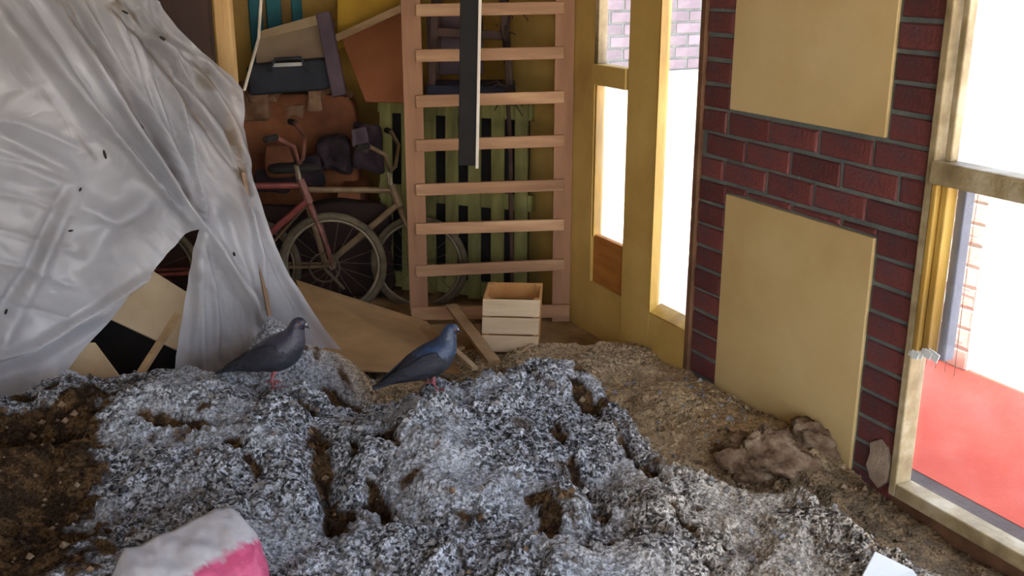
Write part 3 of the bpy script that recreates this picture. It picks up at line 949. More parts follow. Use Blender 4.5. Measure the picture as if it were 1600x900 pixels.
# fine creases along the pull of the folds
ca_, sa_ = math.cos(math.radians(-56)), math.sin(math.radians(-56))
along, across = A * ca_ + B * sa_, -A * sa_ + B * ca_
tens = sstep(-0.25, 0.3, fbm(A * 1.2, B * 1.2, 8, 2) + 0.4 * (A - A.mean()))
disp = disp + 0.010 * tens * fbm(along * 1.6, across * 17, 15, 3) + 0.011 * (1 - tens) * (0.45 - np.abs(fbm(A * 4.5, B * 4.5, 25, 3)))
d1 = fold([(150, -10), (215, 25), (300, 95), (350, 165), (380, 290)], .05, 0)
stain = 0.85 * sstep(.05, .0, d1 - 0.03 * fbm(A * 9, B * 9, 77, 3)) * sstep(-.25, .25, fbm(A * 6, B * 6, 33, 4) + .1)
d2 = fold([(-10, 20), (30, 100), (20, 140)], .05, 0)
stain = np.maximum(stain, 0.30 * sstep(.16, .0, d2))
d3 = fold([(95, -20), (200, 155), (310, 335)], .05, 0)
stain = np.maximum(stain, 0.6 * sstep(.018, .0, d3) * sstep(-.3, .1, fbm(A * 7, B * 7, 35, 3)))
d4 = fold([(300, 575), (350, 565), (420, 545)], .05, 0)
stain = np.maximum(stain, 0.45 * sstep(.09, .0, d4))
for pts_, w_, k_ in (([(160, 5), (240, 78), (300, 170), (345, 235), (388, 305)], .007, .9), ([(245, 55), (300, 95), (345, 150), (372, 210)], .006, .8), ([(80, -10), (130, 65), (200, 165), (310, 330)], .006, .8),
                     ([(325, 98), (360, 120), (385, 160)], .005, .7), ([(355, 180), (372, 230), (384, 290)], .006, .8), ([(0, 40), (70, 150), (150, 250)], .006, .4)):
    dd_ = fold(pts_, .05, 0)
    stain = np.maximum(stain, k_ * sstep(w_ * 2, 0, dd_ + .004 * fbm(A * 20, B * 20, 44, 2)) * sstep(-.5, 0.0, fbm(A * 6, B * 6, 46, 3)))
stain = np.maximum(stain, .30 * sstep(.24, .04, d1 + .05 * fbm(A * 5, B * 5, 48, 3)))
stain = np.maximum(stain, 0.14 * sstep(.0, .5, fbm(A * 3, B * 3, 37, 4)))
P3 = PA + A[:, None] * ua + B[:, None] * UPV + (disp - 0.02)[:, None] * nrm
base_s = P3.mean(0); base_s[2] = 0
me = bpy.data.meshes.new('plastic_sheet')
me.from_pydata((P3 - base_s).tolist(), [], sf)
at2 = me.attributes.new('stain', 'FLOAT', 'POINT')
at2.data.foreach_set('value', stain.astype(np.float32))
me.materials.append(M['sheet'])
for p in me.polygons: p.use_smooth = True
sheet_root = thing('plastic_sheet', base_s, 'torn milky plastic sheet hanging in folds over the left side', 'plastic sheet')
sh = bpy.data.objects.new('sheeting', me)
COL.objects.link(sh); sh.parent = sheet_root
def sheet_pt(px, py, out=0.0):
    a, b = on_sheet(px, py)
    i = int(np.argmin((A - a) ** 2 + (B - b) ** 2))
    return PA + a * ua + b * UPV + (disp[i] - 0.02 + out) * nrm
for (px, py, w, h, r) in ((163, 241, 4, 13, 8), (14, 492, 4, 8, -25), (127, 297, 3, 6, -35), (196, 19, 3, 10, 60), (248, 60, 4, 12, 55), (213, 195, 4, 10, 40), (112, 362, 8, 3, 0), (358, 393, 4, 7, 10)):
    c = sheet_pt(px, py, 0.004)
    k = 0.0014
    q = math.radians(r)
    e1 = ua * math.cos(q) + UPV * math.sin(q); e2 = -ua * math.sin(q) + UPV * math.cos(q)
    MB().loft([[c + e1 * math.cos(x) * w * k * f_ + e2 * math.sin(x) * h * k * f_ + nrm * o_ for x in np.linspace(0, 2 * math.pi, 10, endpoint=False)] for f_, o_ in ((.7, -.003), (1, 0), (.6, .003))]).build('stuck_leaf', M['leaf'], sheet_root)
# cord that holds the sheet up
top = at(418, -160, 4.05); knot = sheet_pt(389, 142, 0.01)
tag(MB().tube([at(425, -260, 4.05), top, at(404, 60, 4.05), knot], 0.006, 6).build('cord', M['wire']), 'pale cord holding up the corner of the plastic sheet', 'cord')
# lath under the right flap
tag(MB().bar(sheet_pt(376, 268, 0.045), sheet_pt(412, 488, 0.055), .016, .012, ua).build('thin_lath', M['pipe']), 'thin wooden lath pressed on the right flap of the plastic', 'lath')

# things in the tear of the sheet
def board(name, quad, th, mat, label, cat, bevel=0.003):
    q = [np.array(p) for p in quad]
    n = np.cross(q[1] - q[0], q[3] - q[0]); n /= np.linalg.norm(n)
    o = MB().slab(q, n * th).build(name, mat, None, bevel=bevel)
    return tag(o, label, cat)
board('chipboard_sheet', [at(150, 490, 3.95), at(275, 548, 4.0), at(330, 482, 4.15), at(215, 410, 4.15)], 0.014, M['cream_board'], 'cream chipboard leaning inside the torn opening of the sheet', 'board')
board('chipboard_sheet', [at(60, 640, 3.55), at(190, 590, 3.60), at(150, 536, 3.68), at(60, 540, 3.68)], 0.014, M['cream_board'], 'small cream board standing at the lower tip of the tear', 'board')
tag(MB().bar(at(278, 492, 3.72), at(214, 592, 3.50), .024, .02).build('wooden_stick', M['plank']), 'short brown wooden stick poking out of the torn opening', 'stick')

db = at(215, 560, 4.12); db[2] = 0.0  # black box added to stand in for the sheet's shade in the tear
dbx = thing('shade_box', db, 'added black open box standing in for shade inside the torn opening', 'box')
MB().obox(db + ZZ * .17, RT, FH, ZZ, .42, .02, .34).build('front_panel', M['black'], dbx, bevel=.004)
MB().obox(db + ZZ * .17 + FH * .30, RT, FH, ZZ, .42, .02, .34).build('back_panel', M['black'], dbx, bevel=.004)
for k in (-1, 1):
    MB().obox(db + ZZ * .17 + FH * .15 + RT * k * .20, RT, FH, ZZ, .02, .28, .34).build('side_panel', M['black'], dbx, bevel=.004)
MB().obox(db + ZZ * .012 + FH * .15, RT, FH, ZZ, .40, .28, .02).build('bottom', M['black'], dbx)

# ------------------------------------------------------------------ behind the sheet
wd = thing('wardrobe', at(240, 400, 5.1) * np.array([1, 1, 0]), 'dark brown wooden wardrobe standing behind the plastic sheet', 'wardrobe')
_d = ray(338, 50); wc = np.array([(_d * (5.72 / _d[1]))[0] - 0.62, 5.95, 0])
wd.location = [float(v) for v in wc]
WXA, WYA = np.array([1., 0, 0]), np.array([0., 1, 0])
MB().obox(wc + ZZ * 0.95, WXA, WYA, ZZ, 1.22, 0.44, 1.9).build('body', M['dark_wood'], wd, bevel=0.006)
for k in (-1, 1):
    MB().obox(wc + ZZ * 0.98 + WXA * k * 0.3 - WYA * 0.23, WXA, WYA, ZZ, 0.585, 0.02, 1.74).build('door', M['dark_wood'], wd, bevel=0.006)
tp = at(352, 50, 4.45)
pst = MB(); b0 = st(tp @ RT, 4.45)
pst.obox(b0 + ZZ * ZC / 2, RT, FH, ZZ, 0.066, 0.06, ZC - 0.002)
tag(pst.build('wooden_post', M['post'], None, bevel=0.004), 'pale wooden post rising above the edge of the plastic sheet', 'post')

# ------------------------------------------------------------------ wooden rack (ladder of slats)
T_L, T_R = 5.06, 5.09
def rack_pt(px, py):
    """point on the upright plane of the rack"""
    a = st(at(645, 495, T_L) @ RT, T_L); b = st(at(880, 495, T_R) @ RT, T_R)
    n = np.cross(b - a, ZZ); n /= np.linalg.norm(n)
    d = ray(px, py)
    return C0 + d * (((a - C0) @ n) / (d @ n))
ra, rb = rack_pt(655, 495), rack_pt(876, 495)
rdir = rb - ra; rdir[2] = 0; rdir /= np.linalg.norm(rdir)
rn = np.cross(rdir, ZZ)
if rn @ FH > 0: rn = -rn
rk = thing('slatted_rack', (ra + rb) / 2 * np.array([1, 1, 0]), 'tall raw pine slatted rack standing like a ladder in the corner', 'rack')
for q in (ra, rb):
    MB().obox(np.array([q[0], q[1], 1.15]) - rn * 0.014, rdir, rn, ZZ, 0.094, 0.028, 2.3).build('stile', M['pine'], rk, bevel=0.003)
for (yl, yr) in ((-57, -60), (16, 12), (87, 82), (158, 151), (227, 219), (296, 288), (357, 350), (423, 412)):
    a, b = rack_pt(650, yl), rack_pt(881, yr)
    MB().bar(a + rn * 0.011, b + rn * 0.011, 0.058, 0.022, ZZ).build('slat', M['pine_rung'], rk, bevel=0.003)
a, b = rack_pt(643, 489), rack_pt(889, 484)
MB().bar(a + rn * 0.012, b + rn * 0.012, 0.068, 0.024, ZZ).build('bottom_board', M['pine_rung'], rk, bevel=0.003)

# hanging black bar with white edge strip
hb0, hb1 = at(737, -260, 4.55), at(731, 258, 4.55)
hb0[2] = min(hb0[2], ZC)
hb = thing('hanging_bar', hb1, 'long black bar with a white edge hanging in front of the rack', 'bar')
MB().bar(hb0, hb1, 0.082, 0.03).build('bar', M['black'], hb, bevel=0.003)
MB().bar(hb0 + RT * 0.047 - FH * 0.004, hb1 + RT * 0.041 - FH * 0.004 - ZZ * 0.012, 0.012, 0.03).build('edge_strip', M['white_strip'], hb)

# ------------------------------------------------------------------ green pallet
pl0, pl1 = np.array([*(at(592, 450, 5.62))[:2], 0.0]), np.array([*(at(828, 450, 5.26))[:2], 0.0])
pd = pl1 - pl0; PW = np.linalg.norm(pd); pd /= PW
pn = np.cross(pd, ZZ)
if pn @ FH > 0: pn = -pn
pup = ZZ * math.cos(.16) - pn * math.sin(.16)
pup = pup - pd * 0.06; pup /= np.linalg.norm(pup)
PH = 1.10
pg = thing('green_pallet', (pl0 + pl1) / 2, 'green painted slatted pallet leaning behind the pine rack', 'pallet')
nsl = 7
for i in range(nsl):
    c = pl0 + pd * (0.055 + i * (PW - 0.11) / (nsl - 1))
    MB().bar(c + pup * 0.03, c + pup * PH, 0.074, 0.016, pd).build('slat', M['green'], pg, bevel=0.002)
for h_ in (0.08, PH * 0.52, PH - 0.05):
    MB().bar(pl0 + pup * h_ - pn * 0.028, pl1 + pup * h_ - pn * 0.028, 0.085, 0.04, pup).build('cross_board', M['green'], pg, bevel=0.002)

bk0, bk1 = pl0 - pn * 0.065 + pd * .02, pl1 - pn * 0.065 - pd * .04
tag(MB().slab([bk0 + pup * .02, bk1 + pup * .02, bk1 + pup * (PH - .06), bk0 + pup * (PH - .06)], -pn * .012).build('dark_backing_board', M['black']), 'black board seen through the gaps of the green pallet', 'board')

# dark upturned chair over the pallet
cb = at(728, 148, 5.50)
cf = thing('upturned_chair', cb, 'dark upturned chair with blue-black seat above the green pallet', 'chair')
MB().obox(cb + ZZ * 0.04 + RT * .03, RT, FH, ZZ, 0.46, 0.30, 0.05).build('seat', M['chair_seat'], cf, bevel=0.015)
for (dx, dy) in ((-.19, -.12), (.21, -.12), (-.19, .12), (.21, .12)):
    MB().bar(cb + RT * (dx + .02) + FH * dy + ZZ * .06, cb + RT * (dx * .85 + .02) + FH * dy + ZZ * .50, .04, .035).build('leg', M['dark_wood'], cf, bevel=0.003)
MB().bar(cb + RT * -.16 - FH * .12 + ZZ * .33, cb + RT * .2 - FH * .12 + ZZ * .31, .045, .02, ZZ).build('stretcher', M['dark_wood'], cf, bevel=0.003)
MB().obox(cb + ZZ * 0.25 + RT * -.06 + FH * .15, RT, FH, ZZ, 0.30, 0.02, 0.32).build('back_panel', M['violet'], cf, bevel=0.006)
tw = thing('dry_branch', at(790, 140, 5.36), 'dry dark branch with drooping twigs beside the upturned chair', 'branch')
root_b = at(793, 150, 5.30)
mainp = [at(800, 440, 5.17), at(797, 220, 5.22), root_b, at(790, 80, 5.34), at(797, 20, 5.36), at(786, -40, 5.36)]
MB().tube(mainp, [.012, .012, .011, .010, .008, .004], 7).build('stem', M['twig'], tw)
for k in range(16):
    b_ = np.array(mainp[2 + k % 3]) + ZZ * random.uniform(-.05, .06)
    e_ = b_ + RT * random.uniform(-.12, .10) + FH * random.uniform(-.04, .04) + ZZ * random.uniform(-.16, .12)
    MB().tube([b_, (b_ + e_) / 2 + ZZ * .03, e_], [.006, .005, .003], 5).build('twig', M['twig'], tw)

# ------------------------------------------------------------------ crate and planks
cc = atz(796, 549, 0.05)
cx_ = RT * math.cos(.07) - FH * math.sin(.07); cy_ = FH * math.cos(.07) + RT * math.sin(.07)
tilt = 0.06
cz_ = ZZ * math.cos(tilt) + cx_ * math.sin(tilt) * 0.6; cz_ /= np.linalg.norm(cz_)
CW, CD, CHt = 0.265, 0.27, 0.265
cr = thing('slatted_crate', cc, 'small white wooden slatted crate standing below the pine rack', 'crate')
cc2 = cc - ZZ * 0.01
SH = 0.08
for i in range(3):
    z_ = 0.008 + SH / 2 + i * (SH + 0.008)
    for (d, ln) in ((-1, 'f'), (1, 'b')):
        MB().obox(cc2 + cy_ * (CD / 2 + d * CD / 2) + cz_ * z_, cx_, cy_, cz_, CW, 0.010, SH).build('slat', M['crate'] if d < 0 else M['crate_in'], cr, bevel=0.002)
    for d in (-1, 1):
        MB().obox(cc2 + cy_ * CD / 2 + cx_ * d * (CW / 2 - .004) + cz_ * z_, cy_, cx_, cz_, CD - 0.012, 0.010, SH).build('slat', M['crate_in'], cr, bevel=0.002)
for dx in (-1, 1):
    for dy in (0.022, CD - 0.022):
        MB().obox(cc2 + cy_ * dy + cx_ * dx * (CW / 2 - .020) + cz_ * CHt / 2, cx_, cy_, cz_, 0.022, 0.030, CHt).build('corner_post', M['crate_in'], cr, bevel=0.002)
MB().obox(cc2 + cy_ * CD / 2 + cz_ * 0.012, cx_, cy_, cz_, CW - .02, CD - .02, 0.01).build('bottom', M['crate_in'], cr)

tag(MB().bar(at(705, 478, 4.75), at(772, 566, 4.05), .055, .018).build('plank', M['plank'], None, bevel=0.002), 'grey-brown plank leaning on the heap left of the crate', 'plank')
tag(MB().bar(at(700, 538, 4.35), at(742, 576, 4.0), .026, .018).build('plank', M['cream_board'], None, bevel=0.002), 'short pale batten behind the head of the right pigeon', 'plank')
tag(MB().bar(at(640, 520, 4.75), at(720, 545, 4.45), .05, .018).build('plank', M['plank'], None, bevel=0.002), 'dark flat plank lying behind the right pigeon', 'plank')
board('plywood_sheet', [at(500, 580, 4.00), at(720, 585, 4.10), at(668, 506, 4.92), at(462, 440, 5.02)], 0.012, M['plywood'], 'large tan plywood sheet lying between the bicycles and the heap', 'board')

# ------------------------------------------------------------------ bicycles
def bicycle(wc, R_, fwd_dir, frame_mat, fork_mat, label, turned=0.0, mirror=1):
    """bicycle whose front wheel centre is wc; fwd_dir points from rear to front wheel"""
    f_ = np.array(fwd_dir, float); f_ /= np.linalg.norm(f_)
    n_ = np.cross(f_, ZZ)
    g_ = np.array([wc[0], wc[1], 0.0])
    root = thing('bicycle', g_, label, 'bicycle', 'old bicycles behind the plywood')
    K = R_ / 0.27
    Pt = lambda a, z, o=0.0: np.array([wc[0], wc[1], 0]) + f_ * a * K + n_ * o * K + ZZ * (wc[2] - R_ + z * K)
    fw = f_ * math.cos(turned) + n_ * math.sin(turned)
    def wheel(c, dr):
        w = MB().tube([c + (dr * math.cos(a) + ZZ * math.sin(a)) * R_ * .955 for a in np.linspace(0, 2 * math.pi, 48, endpoint=False)], 0.020 * K, 8, True).build('wheel', M['tyre'], root, smooth=True)
        MB().tube([c + (dr * math.cos(a) + ZZ * math.sin(a)) * R_ * .875 for a in np.linspace(0, 2 * math.pi, 48, endpoint=False)], 0.010 * K, 6, True).build('rim', M['rim'], w, smooth=True)
        ax = np.cross(dr, ZZ)
        MB().tube([c - ax * .035, c + ax * .035], 0.016, 10).build('hub', M['rim'], w)
        for k in range(18):
            a = 2 * math.pi * k / 18
            o = ax * (.025 if k % 2 else -.025)
            MB().tube([c + o + (dr * math.cos(a + .5) + ZZ * math.sin(a + .5)) * .014, c + (dr * math.cos(a) + ZZ * math.sin(a)) * R_ * .87], 0.0013, 4).build('spoke', M['spoke'], w)
    wheel(np.array(wc, float), fw)
    rear = Pt(-0.93, 0.27)
    wheel(rear, f_)
    head_b, head_t = Pt(-0.10, 0.60), Pt(-0.14, 0.72)
    seat_t, bb = Pt(-0.62, 0.70), Pt(-0.52, 0.27)
    for s_ in (-1, 1):
        MB().tube([np.array(wc) + n_ * s_ * .045, Pt(-.045, .45, s_ * .042), Pt(-.09, .57, s_ * .036), head_b], [.008, .011, .013, .014], 8).build('fork_blade', fork_mat, root, smooth=True)
        MB().tube([rear + n_ * s_ * .05, Pt(-0.60, .62, s_ * .02)], .008, 7).build('seat_stay', frame_mat, root)
        MB().tube([rear + n_ * s_ * .05, bb + n_ * s_ * .03], .009, 7).build('chain_stay', frame_mat, root)
    MB().tube([head_b, head_t], .022, 10).build('head_tube', fork_mat, root)
    MB().tube([Pt(-.13, .69), seat_t], .016, 9).build('top_tube', frame_mat, root)
    MB().tube([Pt(-.105, .615), bb], .018, 9).build('down_tube', frame_mat, root)
    MB().tube([bb, seat_t, Pt(-0.65, .80)], .016, 9).build('seat_tube', frame_mat, root)
    sd = MB()
    sd.loft([[Pt(-0.66 + a, .82 + .01 * math.cos(q) * h, w * math.sin(q)) + ZZ * .02 * h * math.cos(q) for q in np.linspace(0, 2 * math.pi, 10, endpoint=False)] for (a, w, h) in ((-.13, .06, .6), (-.09, .085, 1), (0, .06, 1), (.08, .025, .8), (.14, .018, .5))])
    sd.build('saddle', M['rubber'], root, smooth=True)
    cr_ = MB().tube([bb + (f_ * math.cos(a) + ZZ * math.sin(a)) * .08 + n_ * .05 for a in np.linspace(0, 2 * math.pi, 24, endpoint=False)], .006, 5, True).build('chainring', M['spoke'], root)
    MB().tube([bb + n_ * .06, bb + n_ * .06 + f_ * .1 - ZZ * .12], .009, 6).build('crank', M['spoke'], root)
    stem = Pt(-.155, .79)
    MB().tube([head_t, stem, Pt(-.13, .81)], .013, 8).build('stem', M['rim'], root)
    nb_ = n_ * math.cos(turned * 1.5) - f_ * math.sin(turned * 1.5)
    hbp = [Pt(-.13, .81) + nb_ * o + ZZ * z + f_ * q for (o, z, q) in ((-.30, .16, -.10), (-.24, .16, -.06), (-.15, .10, 0), (-.06, 0, 0), (.06, 0, 0), (.15, .10, 0), (.24, .16, -.06), (.30, .16, -.10))]
    hb_ = MB().tube(hbp, .011, 8).build('handlebar', fork_mat, root, smooth=True)
    for e, d in ((0, 1), (-1, -2)):
        MB().tube([hbp[e], hbp[d]], .016, 8).build('grip', M['rubber'], hb_)
    return root
wcen = at(520, 414, 5.14)
bicycle(wcen, 0.272, RT * 0.98 + FH * 0.16, M['red_metal'], M['pink_metal'], 'faded pink bicycle with its front wheel above the plywood', turned=0.10)
wc2 = at(655, 412, 5.40)
bicycle(wc2, 0.262, RT * 0.95 + FH * .05, M['tan_metal'], M['tan_metal'], 'tan bicycle half hidden behind the pink bicycle and the rack', turned=0.12)

# ------------------------------------------------------------------ junk against the back wall
def soft_box(c, ax, ay, az, dx, dy, dz, name, mat, parent, sub=2, wob=0.02, seed=1):
    """cushion-like block: subdivided and rounded"""
    o = MB().obox(c, ax, ay, az, dx, dy, dz).build(name, mat, parent)
    bm = bmesh.new(); bm.from_mesh(o.data)
    bmesh.ops.subdivide_edges(bm, edges=bm.edges, cuts=4, use_grid_fill=True)
    for v in bm.verts:
        n = float(fbm(np.array([v.co.x * 3 + seed + v.co.z]), np.array([v.co.y * 3 + v.co.z * 2]), seed, 3)[0])
        v.co += (v.co - Vector(np.array(c) - origin(parent))).normalized() * n * wob
    bm.to_mesh(o.data); bm.free()
    for p in o.data.polygons: p.use_smooth = True
    md = o.modifiers.new('bevel', 'SUBSURF'); md.levels = 2; md.render_levels = 2
    return o
sf_ = st(at(470, 300, 5.85) @ RT, 5.86)
sofa = thing('armchair', sf_, 'worn rust-brown armchair with torn top behind the bicycles', 'armchair')
soft_box(sf_ + ZZ * .62 + FH * .08, RT, FH, ZZ, .66, .22, .92, 'backrest', M['upholstery'], sofa, seed=3)
soft_box(sf_ + ZZ * .32 - FH * .10, RT, FH, ZZ, .52, .36, .22, 'seat', M['upholstery'], sofa, seed=4)
for d in (-1, 1):
    soft_box(sf_ + ZZ * .36 - FH * .08 + RT * d * .32, RT, FH, ZZ, .14, .42, .5, 'arm', M['upholstery'], sofa, seed=6 + d)
for i in range(5):
    soft_box(sf_ + ZZ * (1.04 + .05 * math.sin(i * 2.3)) + FH * .03 * math.cos(i * 3) + RT * (-.24 + i * .115 + .03 * math.sin(i * 5)), RT, FH, ZZ, .15 + .05 * math.sin(i * 1.7), .14, .10 + .04 * math.cos(i * 2.1), 'torn_stuffing', M['foam'], sofa, wob=.11, seed=20 + i)
for d in (-1, 1):
    for e in (-1, 1):
        MB().obox(sf_ + ZZ * .06 + RT * d * .28 + FH * (e * .14 - .04), RT, FH, ZZ, .05, .05, .12).build('leg', M['dark_wood'], sofa)

bgc = at(457, 118, 5.72)
dk = st(at(500, 420, 5.50) @ RT, 5.52)
blk = soft_box(dk + ZZ * .27, RT, FH, ZZ, .74, .10, .52, 'blanket_bundle', pm('dark_brown_blanket', (58, 42, 38), (42, 30, 30), scale=5, rough=.95, bump=.6, bscale=18), None, wob=.07, seed=51)
tag(blk, 'dark brown blanket bundle piled behind the bicycle wheels', 'blanket')
for i, (px, py, w, h) in enumerate(((420, 275, .16, .14), (470, 262, .2, .16), (520, 248, .2, .2), (575, 228, .16, .24))):
    o = soft_box(at(px, py, 5.60), RT, FH, ZZ, w, .1, h, 'dark_rag', M['rag'], None, wob=.09, seed=61 + i)
    tag(o, ['blackish rag heaped lowest left above the blanket', 'blackish rag behind the pink handlebar stem', 'blackish rag bunched between the two bicycles', 'tall blackish rag next to the green pallet'][i], 'rag', 'dark rags behind the bicycles')
bag = thing('holdall_bag', bgc - ZZ * .08, 'long blue-black holdall bag on top of the brown armchair', 'bag')
bx_ = RT * .995 + ZZ * .09
soft_box(bgc, bx_, FH, ZZ, .47, .22, .17, 'body', M['bag'], bag, seed=9, wob=.015)
MB().bar(at(425, 102, 5.52), at(472, 100, 5.52), .018, .01, ZZ).build('silver_strip', M['silver'], bag)
MB().tube([at(420, 112, 5.5), at(430, 92, 5.5), at(470, 90, 5.5), at(482, 112, 5.5)], .008, 6).build('handle', M['bag'], bag)

# cardboard carton with flap, on the bag
bc = at(450, 98, 5.75)
box_ = thing('cardboard_carton', bc, 'tilted taupe cardboard carton on top of the dark holdall', 'carton')
cq = [at(404, 106, 5.68), at(503, 98, 5.68), at(507, 36, 5.68), at(404, 62, 5.68)]
MB().slab(cq, FH * 0.012).build('front_panel', M['carton'], box_)
cq2 = [p + FH * .28 for p in cq]
MB().slab(cq2, FH * 0.012).build('back_panel', M['carton'], box_)
MB().slab([cq[1], cq2[1], cq2[2], cq[2]], RT * .012).build('side_panel', M['carton'], box_)
MB().slab([cq[0], cq2[0], cq2[3], cq[3]], -RT * .012).build('side_panel', M['carton'], box_)
MB().slab([cq[0], cq[1], cq2[1], cq2[0]], ZZ * .012).build('bottom', M['carton'], box_)
MB().slab([cq[3] - FH * .004, cq[2] - FH * .004, at(500, 22, 5.74), at(408, 48, 5.74)], FH * .01).build('flap', M['cream_board'], box_)

tag(MB().bar(at(505, 20, 5.60), at(531, 150, 5.52), .075, .05).build('violet_board', M['violet'], None, bevel=.006), 'violet-grey board leaning right of the cardboard carton', 'board')
board('cardboard_sheet', [at(572, 160, 5.55), at(650, 162, 5.50), at(640, 10, 5.85), at(534, 62, 5.85)], 0.015, M['carton_brown'], 'rust-brown cardboard panel leaning behind the left rack stile', 'panel')
tag(MB().bar(at(520, 62, 5.80), at(650, 2, 5.80), .04, .03, ZZ).build('wooden_rail', M['plank'], None, bevel=.003), 'slanting wooden rail on top of the rust-brown cardboard panel', 'rail')
for i, (px, w, y1, lab) in enumerate(((403, .075, 62, 'teal slat against the back wall, left of three'), (430, .085, 45, 'teal slat against the back wall, middle of three'), (465, .06, 28, 'teal slat against the back wall, right of three'))):
    pb_ = at(px, y1, 6.0)
    k_ = (YB - 0.03) / pb_[1]
    x_ = pb_[0] * k_
    tag(MB().obox((x_, YB - .02, 1.15), (1, 0, 0), (0, 1, 0), (0, 0, 1), w, .025, 2.3).build('teal_slat', M['teal'], None, bevel=.003), lab, 'slat', 'teal slats on the back wall')
# yellow plastic sheet piece between carton and rail
board('yellow_board', [at(528, 78, 5.95), at(640, 40, 5.95), at(640, -60, 6.05), at(528, -60, 6.05)], 0.012, pm('mustard_board', (190, 150, 48), (160, 122, 40), scale=3), 'mustard yellow board behind the rust-brown cardboard panel', 'board')
# small rags hanging over the bicycles
for i, (px, py, c, lab) in enumerate(((560, 215, M['violet'], 'crumpled violet rag on the tan bicycle'), (437, 250, M['upholstery'], 'rust brown rag hanging left of the pink handlebar'))):
    q = at(px, py, 5.42)
    o = soft_box(q, RT, FH, ZZ, .10, .08, .14, 'rag', c, None, wob=.06, seed=31 + i)
    tag(o, lab, 'rag')

# ------------------------------------------------------------------ pigeons
PIG = [(-.212, .014, .018, .004), (-.175, .030, .026, .008), (-.125, .055, .033, .018), (-.078, .077, .047, .041), (-.035, .094, .058, .056), (.002, .116, .057, .057),
       (.026, .146, .046, .046), (.037, .172, .031, .032), (.042, .190, .025, .026), (.048, .203, .0215, .022), (.060, .206, .016, .017), (.068, .203, .008, .009)]
def pigeon(foot, heading, label, neck_mat, lift=0.0, shift=0.0, k=1.0, pitch=0.0):
    f_ = np.array(heading, float); f_ /= np.linalg.norm(f_)
    n_ = np.cross(f_, ZZ)
    foot = np.array(foot, float)
    root = thing('pigeon', foot, label, 'pigeon')
    cp, sp_ = math.cos(pitch), math.sin(pitch)
    def P(x, z, o=0.0):
        xx, zz = x - 0.0, z - 0.06
        x2, z2 = xx * cp - zz * sp_, xx * sp_ + zz * cp
        return foot + (f_ * (x2 + shift) + ZZ * (z2 + .06 + lift) + n_ * o) * k
    # densify the stations
    t0 = np.arange(len(PIG)); t1 = np.linspace(0, len(PIG) - 1, 45)
    arr = np.array(PIG)
    def cr_s(v):
        out = []
        for t in t1:
            i = min(int(t), len(v) - 2); u = t - i
            p0, p1, p2, p3 = v[max(i - 1, 0)], v[i], v[i + 1], v[min(i + 2, len(v) - 1)]
            out.append(0.5 * ((2 * p1) + (-p0 + p2) * u + (2 * p0 - 5 * p1 + 4 * p2 - p3) * u * u + (-p0 + 3 * p1 - 3 * p2 + p3) * u ** 3))
        return np.array(out)
    xs, zs, ws, hs = (cr_s(arr[:, i]) for i in range(4))
    rings = []
    for i in range(len(xs)):
        j0, j1 = max(i - 1, 0), min(i + 1, len(xs) - 1)
        tx, tz = xs[j1] - xs[j0], zs[j1] - zs[j0]
        L = math.hypot(tx, tz); tx, tz = tx / L, tz / L
        rings.append([P(xs[i] - tz * hs[i] * math.cos(a), zs[i] + tx * hs[i] * math.cos(a), ws[i] * math.sin(a)) for a in np.linspace(0, 2 * math.pi, 20, endpoint=False)])
    body = MB().loft(rings).build('body', M['pig_body'], root, smooth=True)
    # neck and head take their own sheen on the same continuous mesh
    body.data.materials.append(neck_mat)
    nf = len(rings) - 1
    for p in body.data.polygons:
        c = np.mean([np.array(body.data.vertices[v].co) for v in p.vertices], 0)
        rel = (c @ f_, c[2])
        if c[2] > (0.128 + lift) * k:
            p.material_index = 1
    for s_ in (-1, 1):
        wr_ = []
        for (x, z, o, w, h) in ((.022, .122, .046, .004, .018), (.006, .118, .053, .008, .034), (-.03, .102, .056, .009, .040), (-.08, .080, .049, .008, .032), (-.125, .060, .037, .006, .020), (-.165, .042, .026, .004, .010), (-.19, .030, .018, .002, .004)):
            wr_.append([P(x - .42 * h * math.cos(a), z + .9 * h * math.cos(a), s_ * (o + w * math.sin(a) - .012 * math.cos(a) * (1 if math.cos(a) > 0 else 0))) for a in np.linspace(0, 2 * math.pi, 14, endpoint=False)])
        MB().loft(wr_).build('wing', M['pig_wing'], root, smooth=True)
        MB().ball(P(.056, .210, s_ * .0165), .0042 * k, 10, 6).build('eye', M['eye'], root, smooth=True)
        hip = P(-.012, .066, s_ * .022)
        ft = foot + (n_ * s_ * .022 + f_ * (.004 if s_ > 0 else -.02)) * k
        ft = np.array([ft[0], ft[1], max(hz(ft[0], ft[1]), foot[2] - .02) + .004])
        lg = MB().tube([hip, (hip * .45 + ft * .55) - f_ * .012 * k, ft], [.010 * k, .0045 * k, .0036 * k], 8).build('leg', M['pig_leg'], root, smooth=True)
        for a in (-.5, 0, .5, math.pi):
            d = f_ * math.cos(a) + n_ * math.sin(a)
            L = (.030 if a != math.pi else .016) * k
            MB().tube([ft, ft + d * L * .55 + ZZ * .004, ft + d * L - ZZ * .002], [.004 * k, .0036 * k, .0015 * k], 6).build('toe', M['pig_leg'], lg, smooth=True)
    MB().tube([P(.060, .204), P(.074, .199), P(.083, .193)], [.0085 * k, .0052 * k, .0012 * k], 8).build('beak', M['beak'], root, smooth=True)
    MB().ball(P(.071, .2045), (.005 * k, .005 * k, .0035 * k), 8, 6).build('cere', M['cere'], root, smooth=True)
    return root
p2 = hit(682, 606)
pigeon(p2, RT * .93 + FH * .25, 'slate pigeon with a glossy blue neck, the one nearer the crate', M['pig_neck'], k=1.02, pitch=math.radians(-2))
p1 = hit(430, 602)
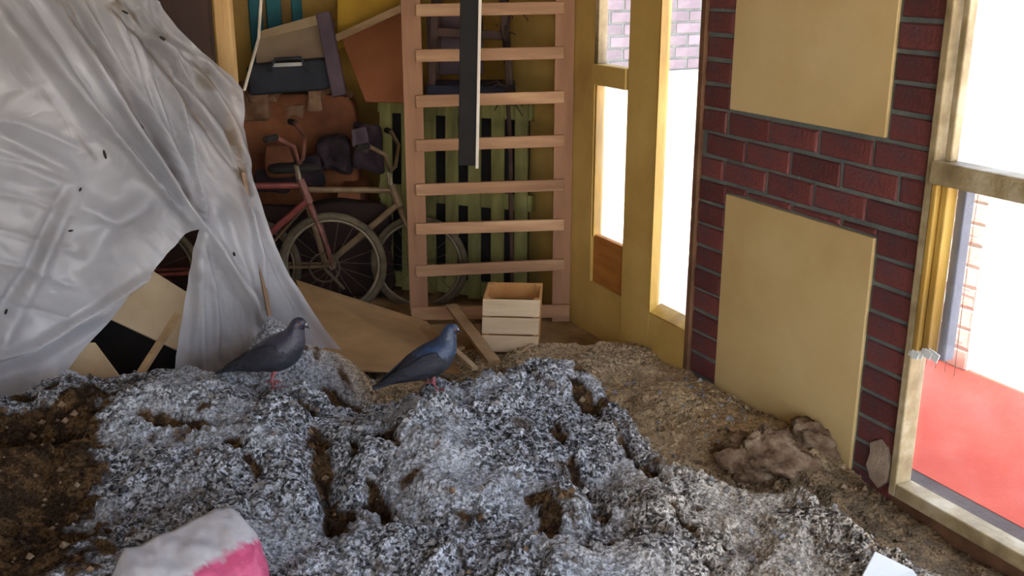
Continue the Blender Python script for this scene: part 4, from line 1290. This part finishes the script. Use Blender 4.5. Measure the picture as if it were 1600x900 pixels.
pigeon(p1, RT * .98 - FH * .12, 'dark slate pigeon standing in front of the plastic sheet', M['pig_neck_grey'], lift=.006, shift=.030, k=1.10, pitch=math.radians(-4))

# ------------------------------------------------------------------ half buried sack and foam board in front
def sack():
    pts = {}
    L0, L1 = hit(165, 925), hit(392, 858)
    dirv = L1 - L0; dirv[2] = 0; LL = np.linalg.norm(dirv); dirv /= LL
    side = np.cross(dirv, ZZ)
    if side @ FH > 0: side = -side                      # towards the camera
    nu, nv = 60, 40
    vs, pk = [], []
    for i in range(nu):
        u = i / (nu - 1)
        c = L0 + (L1 - L0) * u + ZZ * 0.012
        endr = max(0.0, 1 - max(0, (u - .78) / .22) ** 2) ** .5 * min(1, (u + .10) / .25)
        for j in range(nv):
            v = j / (nv - 1)
            a = math.radians(100) * (1 - v) + math.radians(-40) * v     # from behind the ridge, over, to the front
            r = .15 * (0.25 + .75 * endr)
            x = r * math.cos(a) * 1.3; z = r * math.sin(a) * .95
            w = .012 * float(fbm(np.array([u * 5.]), np.array([v * 3.]), 91, 3)[0])
            p = c + side * (x + .02) + ZZ * (z - .075 + w + .07 * u)
            vs.append(p)
            b = v - (0.37 + .03 * math.sin(u * 6)) + .04 * float(fbm(np.array([u * 9.]), np.array([v * 6.]), 93, 3)[0])
            pk.append(1.0 if b > .02 else (0.0 if b < -.01 else .5))
    fs = [(i * nv + j, (i + 1) * nv + j, (i + 1) * nv + j + 1, i * nv + j + 1) for i in range(nu - 1) for j in range(nv - 1)]
    mb = MB().add(vs, fs)
    o = mb.build('feed_sack', M['sack'], smooth=True)
    a_ = o.data.attributes.new('pink', 'FLOAT', 'POINT')
    a_.data.foreach_set('value', np.array(pk, np.float32))
    md = o.modifiers.new('thick', 'SOLIDIFY'); md.thickness = .004
    return tag(o, 'white and pink sack half buried in the front of the heap', 'sack')
sack()

q0 = hit(1368, 915)
fb = [q0 + RT * a + FH * b + ZZ * c for a, b, c in ((-.10, -.10, .02), (.10, -.12, .01), (.085, -.01, .03), (.0, .04, .055))]
board('foam_board', fb, 0.03, M['paper'], 'corner of a white foam board at the near right of the heap', 'board')
